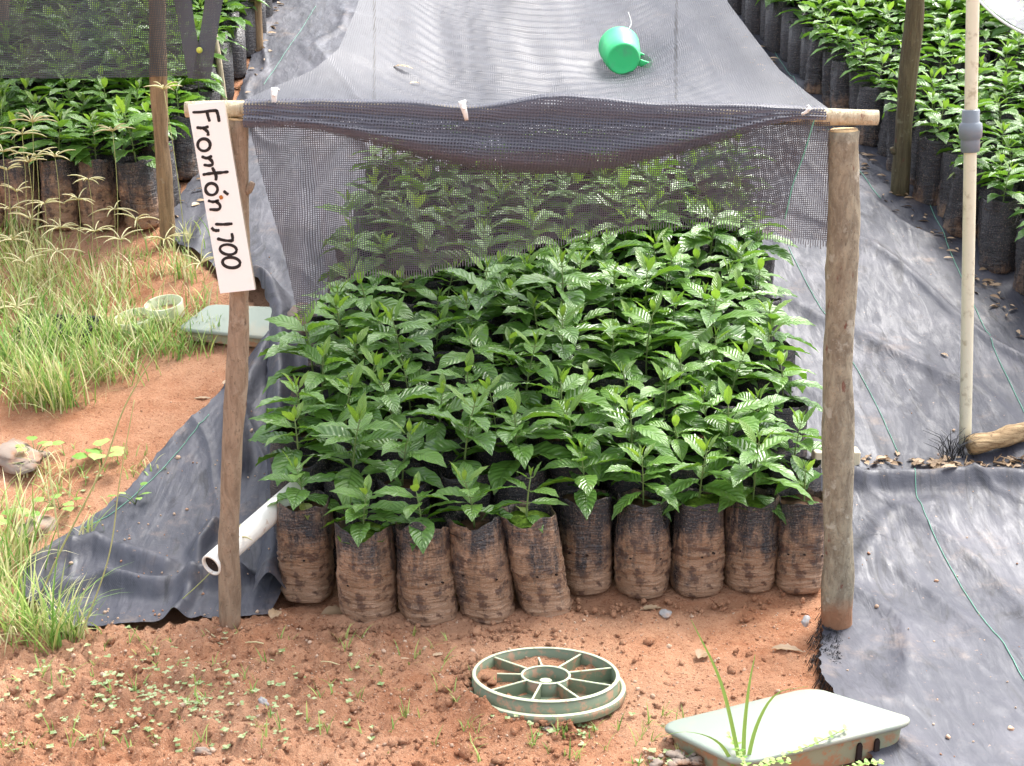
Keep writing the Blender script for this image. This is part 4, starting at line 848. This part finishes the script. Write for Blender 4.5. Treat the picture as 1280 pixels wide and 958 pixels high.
mb = MB(); mb.grid(np.stack([X2, Y2, Z2], -1) - np.array(O2), np.stack([X2, Z2], -1)); obj('net_panel', mb, M['darknet'], ln)
X3, K3 = np.meshgrid(np.linspace(-3.3, -1.18, 60), np.linspace(0, 1, 60)); Y3 = 4.93 + K3 * 4; mb = MB(); mb.grid(np.stack([X3, Y3, 1.74 + SL * (Y3 - 4.93) - .05 * np.sin((X3 + 3.3) * 2.9) ** 2], -1) - np.array(O2), np.stack([X3, Y3 * 1.03], -1)); obj('unseen_net_roof', mb, M['darknet'], ln)  # unseen roof panel, added above the view to darken the left bed
for (q0, q1, wq) in (((222, -30), (246, 98), .028), ((272, -30), (252, 99), .030)):
    a_, b_ = at_y(*q0, 4.90), at_y(*q1, 4.89); rows = [[tuple(a_.lerp(b_, k) + Vector((s * wq, .004 * math.sin(k * 6 + s), 0)) - O2) for s in (-1, -.3, .3, 1)] for k in np.linspace(0, 1, 20)]
    mb = MB(); mb.grid(np.array(rows), np.array([[(r[0], r[2]) for r in q] for q in rows])); obj('hanging_strap', mb, M['web'], ln)
mb = MB(); p = at_y(249, 63, 4.87) - O2; mb.tube([p, p + Vector((0, .006, 0))], .010, 16); obj('eyelet', mb, M['yellow'], ln)
rn = thing('shade_net', 'pale translucent net corner hanging into the top right of the view', 'shade net', (1.9, 4.3, 1.6)); O3 = Vector((1.9, 4.3, 1.6)); rows = []; uvr = []
e = [Vector(k) for k in resample([at_y(1205, -25, 4.7), at_y(1228, 5, 4.55), at_y(1258, 30, 4.4), at_y(1300, 50, 4.2), at_y(1360, 70, 4.0)], 40)]
for k in np.linspace(0, 1, 30): rows.append([tuple(p + Vector((1.1, .5, .38)) * k + Vector((0, 0, .008 * math.sin(k * 40 + i * .1))) - O3) for i, p in enumerate(e)]); uvr.append([(p.x + k, p.y + k * .6) for p in e])
mb = MB(); mb.grid(np.array(rows), np.array(uvr)); obj('net_panel', mb, M['pale'], rn)
mb = MB(); mb.tube([p - O3 for p in e], .004, 6); obj('hem', mb, M['string'], rn)

# ------------------------------------------------------------------ grass and weeds
def blade(mb, x, y, z, h, wd, az, lean, curl, tone, n=6):
    p = Vector((x, y, z)); hd = Vector((math.cos(az), math.sin(az), 0)); sd_ = Vector((-math.sin(az), math.cos(az), 0)); e = math.pi / 2 - lean; rows = []
    for i in range(n + 1):
        t_ = i / n; ww = wd * (1 - t_ ** 2.2) * (.7 + .3 * min(1, t_ * 4)) + .0002; rows.append([tuple(p - sd_ * ww / 2), tuple(p + hd * ww * -.12), tuple(p + sd_ * ww / 2)])
        ee = e - curl * t_; p = p + (hd * math.cos(ee) + Vector((0, 0, 1)) * math.sin(ee)) * (h / n)
    mb.grid(np.array(rows), col=tone)
clumps = [  # px, py, spread px x, spread px y, count, height, dry share
 (60, 505, 45, 10, 230, .22, .3), (20, 470, 40, 15, 120, .22, .2), (130, 470, 40, 14, 160, .16, .3), (60, 450, 60, 18, 220, .2, .2), (90, 425, 80, 12, 160, .15, .3), (200, 415, 50, 8, 120, .12, .3), (120, 365, 90, 18, 150, .15, .45), (20, 310, 40, 10, 90, .16, .5), (225, 310, 25, 10, 40, .12, .5), (25, 700, 30, 30, 70, .24, .4), (205, 440, 38, 12, 170, .12, .15), (150, 430, 40, 12, 90, .15, .3), (255, 420, 25, 8, 70, .10, .2),
 (40, 345, 55, 20, 230, .17, .5), (170, 345, 50, 8, 60, .12, .5), (230, 345, 22, 14, 50, .13, .5), (262, 428, 30, 6, 80, .10, .2), (100, 390, 70, 14, 180, .15, .3), (20, 400, 40, 20, 140, .2, .4), (250, 385, 20, 8, 40, .10, .5),
 (30, 800, 45, 18, 150, .20, .35), (85, 800, 22, 8, 60, .15, .45), (5, 740, 25, 30, 80, .22, .3), (70, 815, 10, 4, 18, .26, .1), (10, 640, 25, 18, 30, .12, .7), (75, 615, 30, 15, 26, .09, .5), (50, 590, 30, 8, 30, .1, .7),
 (110, 680, 14, 8, 14, .10, .3), (150, 575, 40, 15, 20, .04, .2), (180, 590, 20, 10, 20, .04, .2)]
mbg, mbs = MB(), MB()
for px, py, sx, sy, n_, h_, dry in clumps:
    for i in range(int(n_ * 1.05)):
        p = gp(random.gauss(px, sx * .6), random.gauss(py, sy * .6)); z = srf(p.x, p.y) - .004; m_ = mbs if random.random() < dry * 1.3 else mbg; hh = h_ * random.uniform(.45, 1.15)
        blade(m_, p.x, p.y, z, hh, random.uniform(.0025, .0062), random.uniform(0, 6.28), random.uniform(.05, .6), random.uniform(.2, 1.5), random.random() ** 1.2)
for i in range(330):     # sparse small shoots over the soil
    px, py = (random.uniform(0, 640), random.uniform(800, 960)) if i < 130 else (random.uniform(0, 280), random.uniform(290, 340)) if i < 260 else (random.uniform(60, 280), random.uniform(560, 640)) if i < 290 else (random.uniform(640, 860), random.uniform(895, 960))
    p = gp(px, py); 
    if covered(np.array([p.x]), np.array([p.y]))[0]: continue
    for k in range(3): blade(mbg, p.x + jit(.004), p.y + jit(.004), srf(p.x, p.y), random.uniform(.015, .05), random.uniform(.0015, .0035), random.uniform(0, 6.28), random.uniform(.1, .8), random.uniform(.2, 1.2), random.random(), 4)
o = obj('grass', mbg, M['grass']); tag(o, 'bright green grass growing in clumps on the left soil', 'grass', kind='stuff')
o = obj('dry_grass', mbs, M['straw']); tag(o, 'straw-coloured dry grass blades mixed into the left clumps', 'grass', kind='stuff')
# tall seed-headed stalks
def seedhead(px, py, bx_, by_, n_, rad, lb=None, lean=0):
    Bp = gp(bx_, by_); T_ = at_y(px, py, Bp.y); mb = MB(); base = Vector((Bp.x, Bp.y, srf(Bp.x, Bp.y))); d = T_ - base
    mb.tube([d * k + Vector((.012 * math.sin(k * 3), 0, 0)) for k in np.linspace(0, 1, 8)], [.0014, .0013, .0012, .0012, .0011, .001, .001, .0009], 4, col=.1)
    top_ = d + Vector((.012 * math.sin(3), 0, 0)); off = random.uniform(0, 6)
    t_ = thing('seed_grass', lb, 'grass stalk', base, group='seed-headed grass stalks'); obj('stalk', mb, M['straw'], t_); mb = MB()
    for k in range(n_):
        az = off + k * 6.28 / n_ + jit(.25); e = random.uniform(.1, .8); L_ = rad * random.uniform(.75, 1.1); p = top_.copy(); pts = [p.copy()]
        for j in range(5): ee = e - .9 * j / 5; p = p + Vector((math.cos(az) * math.cos(ee), math.sin(az) * math.cos(ee), math.sin(ee))) * (L_ / 5); pts.append(p.copy())
        mb.tube(pts, [.0015, .0023, .0024, .0022, .0018, .0009], 4, col=random.uniform(.5, 1))
    obj('seed_head', mb, M['straw'], t_)
heads = [(3, 190, 'seed head at the very left edge high before the bed'), (15, 300, 'seed head low among the green blades at upper left'), (75, 285, 'drooping seed head just under the bushy middle one'), (110, 225, 'thin seed head between lone stalk and dark bag rims'), (70, 315, 'short seed head standing over grass left of centre clump'), (118, 290, 'seed head low before the soil strip below left bed'), (30, 330, 'straw seed head over green blades beneath the edge cluster'), (205, 300, 'small seed head right beside the orange-brown post foot'),
 (27, 168, 'tall seed-headed grass stalk at upper left edge, the second highest'), (40, 153, 'tallest seed-headed grass stalk in front of the left bed'), (140, 164, 'lone seed-headed grass stalk standing midway before the left bed bags'), (45, 195, 'seed head directly below the tallest one at upper left'), (68, 196, 'seed head before dark bag rims at the left, right of a cluster of three'), (35, 203, 'straw seed head in the cluster before the leftmost bags'), (8, 213, 'seed head cut by the left picture edge before the bags'),
         (55, 255, 'upright narrow seed head in front of the brown bags'), (97, 250, 'bushy seed head in the middle before the brown bags'), (142, 262, 'bushy seed head in front of the two brown bags near the post'), (170, 275, 'low seed head beside the orange-brown post foot'), (12, 262, 'low seed head at left edge above the green grass'), (38, 275, 'low pale seed head left of the narrow upright one'), (20, 240, 'seed head between the high and low clusters at left edge'),
         (250, 330, 'pale seed head to the left of the sign bottom'), (20, 385, 'pale seed head leaning over the black tray'), (150, 300, 'short pale seed head over green grass before the left bed')]
for i, (px, py, lb) in enumerate(heads): seedhead(px, py, px + jit(6), max(py + 40, 318) + random.uniform(0, 16), random.choice((6, 7, 8, 9)), random.uniform(.07, .10), lb)
seedhead(204, 112, 236, 372, 7, .075, 'dry curling seed head hanging before the orange-brown post top')
seedhead(298, 672, 214, 772, 6, .05, 'dry pinkish seed head on a stalk in front of the crumpled sheet')
# tall arching stalks in left foreground
for (pts, r, lb) in (([(40, 770), (75, 690), (130, 580), (160, 500), (235, 380)], .0022, 'long yellow-green stalk leaning right across the left soil'), ([(95, 810), (135, 700), (150, 600), (168, 500)], .0016, 'thin tan stalk rising beside the long yellow-green one')):
    y0 = gp(*pts[0]).y; q = resample([at_y(px, py, y0 + .02 * i) for i, (px, py) in enumerate(pts)], 30); mb = MB(); b0 = Vector(q[0]); mb.tube([Vector(k) - b0 for k in q], [r * (1.2 - .6 * i / 29) for i in range(30)], 5, col=.2); o = obj('grass_stalk', mb, M['straw'], loc=b0); tag(o, lb, 'grass stalk')
# tiny ground weeds
mb = MB()
for i in range(430):
    k = random.random()
    if k < .62: px, py = random.gauss(200, 95), random.gauss(882, 32)
    elif k < .8: px, py = random.uniform(0, 480), random.uniform(830, 960)
    elif k < .9: px, py = random.gauss(690, 30), random.gauss(912, 10)
    elif k < .95: px, py = random.gauss(840, 30), random.gauss(948, 8)
    else: px, py = random.uniform(10, 130), random.uniform(590, 700)
    p = gp(px, py)
    if covered(np.array([p.x]), np.array([p.y]))[0]: continue
    z = srf(p.x, p.y) + .006; a0 = random.uniform(0, 6.28); nn = random.choice((2, 3, 4)); s_ = random.uniform(.005, .011)
    for j in range(nn): add_leaf(mb, (p.x, p.y, z), a0 + j * 6.28 / nn, .3, s_, s_ * .8, .5, random.random(), .1, 0, 0, 4, 1)
o = obj('tiny_weeds', mb, M['weed']); tag(o, 'tiny pale round-leaved weeds sprouting on the front soil', 'weeds', kind='stuff')
# broad-leaved weeds
def weed(px, py, n_, L_, hh, lb, mat='vine', sprd=.05, wr=.85):
    p = gp(px, py); t_ = thing('broadleaf_weed', lb, 'weed', (p.x, p.y, srf(p.x, p.y))); mb = MB(); st = MB()
    for i in range(n_):
        az = i * 2.4 + px; r_ = sprd * math.sqrt((i + .5) / n_); q = Vector((math.cos(az) * r_, math.sin(az) * r_ * .7, hh * random.uniform(.6, 1.1))); st.tube([(0, 0, 0), q * .5 + Vector((0, 0, hh * .2)), q], .0011, 4)
        add_leaf(mb, q, az, .25, L_ * random.uniform(.7, 1.1), L_ * wr, .6, random.random(), .12, .03, jit(.2), 10, 3)
    obj('leaves', mb, M[mat], t_); obj('stems', st, M['stem'], t_)
weed(128, 585, 6, .055, .05, 'pale broad-leaved creeping weed on soil in the left middle'); weed(45, 575, 6, .035, .05, 'round-leaved weed in front of the pinkish rock'); weed(20, 660, 5, .05, .04, 'pale leafy weed at left edge by the half-buried rock'); weed(75, 640, 6, .035, .025, 'low weed left of the crumpled sheet corner'); weed(170, 640, 5, .03, .04, 'small weed at the left border of the crumpled sheet', wr=.6)
weed(28, 250, 12, .03, .12, 'fine-leaved green weed before the leftmost bags', sprd=.08)
# grass tuft and creeping sprig at the rectangular lid
p = at_z(928, 975, 0); t_ = thing('grass_tuft', 'three long green blades rising in front of the rectangular lid', 'grass tuft', p)
for (pts) in ([(928, 975), (920, 930), (900, 850), (864, 775)], [(930, 975), (930, 920), (936, 860), (944, 818)], [(930, 975), (945, 910), (970, 868), (1010, 858)], [(925, 975), (900, 930), (860, 915), (820, 922)]):
    q = resample([at_y(px, py, p.y - .01) for px, py in pts], 16) - np.array(p); q[:, 2] += 0; rows = []
    for i in range(16): ww = .0036 * (1 - (i / 15) ** 2.5) + .0005; rows.append([tuple(q[i] - np.array([ww, 0, 0])), tuple(q[i] + np.array([0, -.001, 0])), tuple(q[i] + np.array([ww, 0, 0]))])
    mb = MB(); mb.grid(np.array(rows), col=.35); obj('blade', mb, M['grass'], t_)
p = at_z(950, 975, 0); t_ = thing('creeping_sprig', 'small-leaved green sprig creeping over the front edge of the rectangular lid', 'sprig', p); mb = MB(); st = MB()
for pts in ([(930, 965), (970, 945), (1020, 925), (1055, 908)], [(935, 970), (925, 940), (910, 915)], [(940, 968), (960, 950), (985, 950)], [(1050, 962), (1075, 952), (1100, 950)]):
    q = resample([at_z(px, py, .075) for px, py in pts], 14) - np.array(p); q[:, 1] -= .01; st.tube([Vector(k) for k in q], .0012, 4)
    for i in range(1, 14):
        for s in (0, 1): add_leaf(mb, Vector(q[i]), i * 1.57 + s * 3.14, .4, random.uniform(.008, .016), .008, .4, random.random(), .1, 0, 0, 5, 1)
obj('leaves', mb, M['vine'], t_); obj('stems', st, M['stem'], t_)
p = gp(845, 953); mb = MB()
for i in range(26): mb.rock((jit(.05), jit(.02), random.uniform(0, .012)), random.uniform(.004, .011), (1.2, 1, .5), i, 6, amp=.4)
o = obj('bark_chips', mb, M['rock'], loc=(p.x, p.y, gz(p.x, p.y))); tag(o, 'pile of whitish crumbled chips left of the rectangular lid', 'chips', kind='stuff')
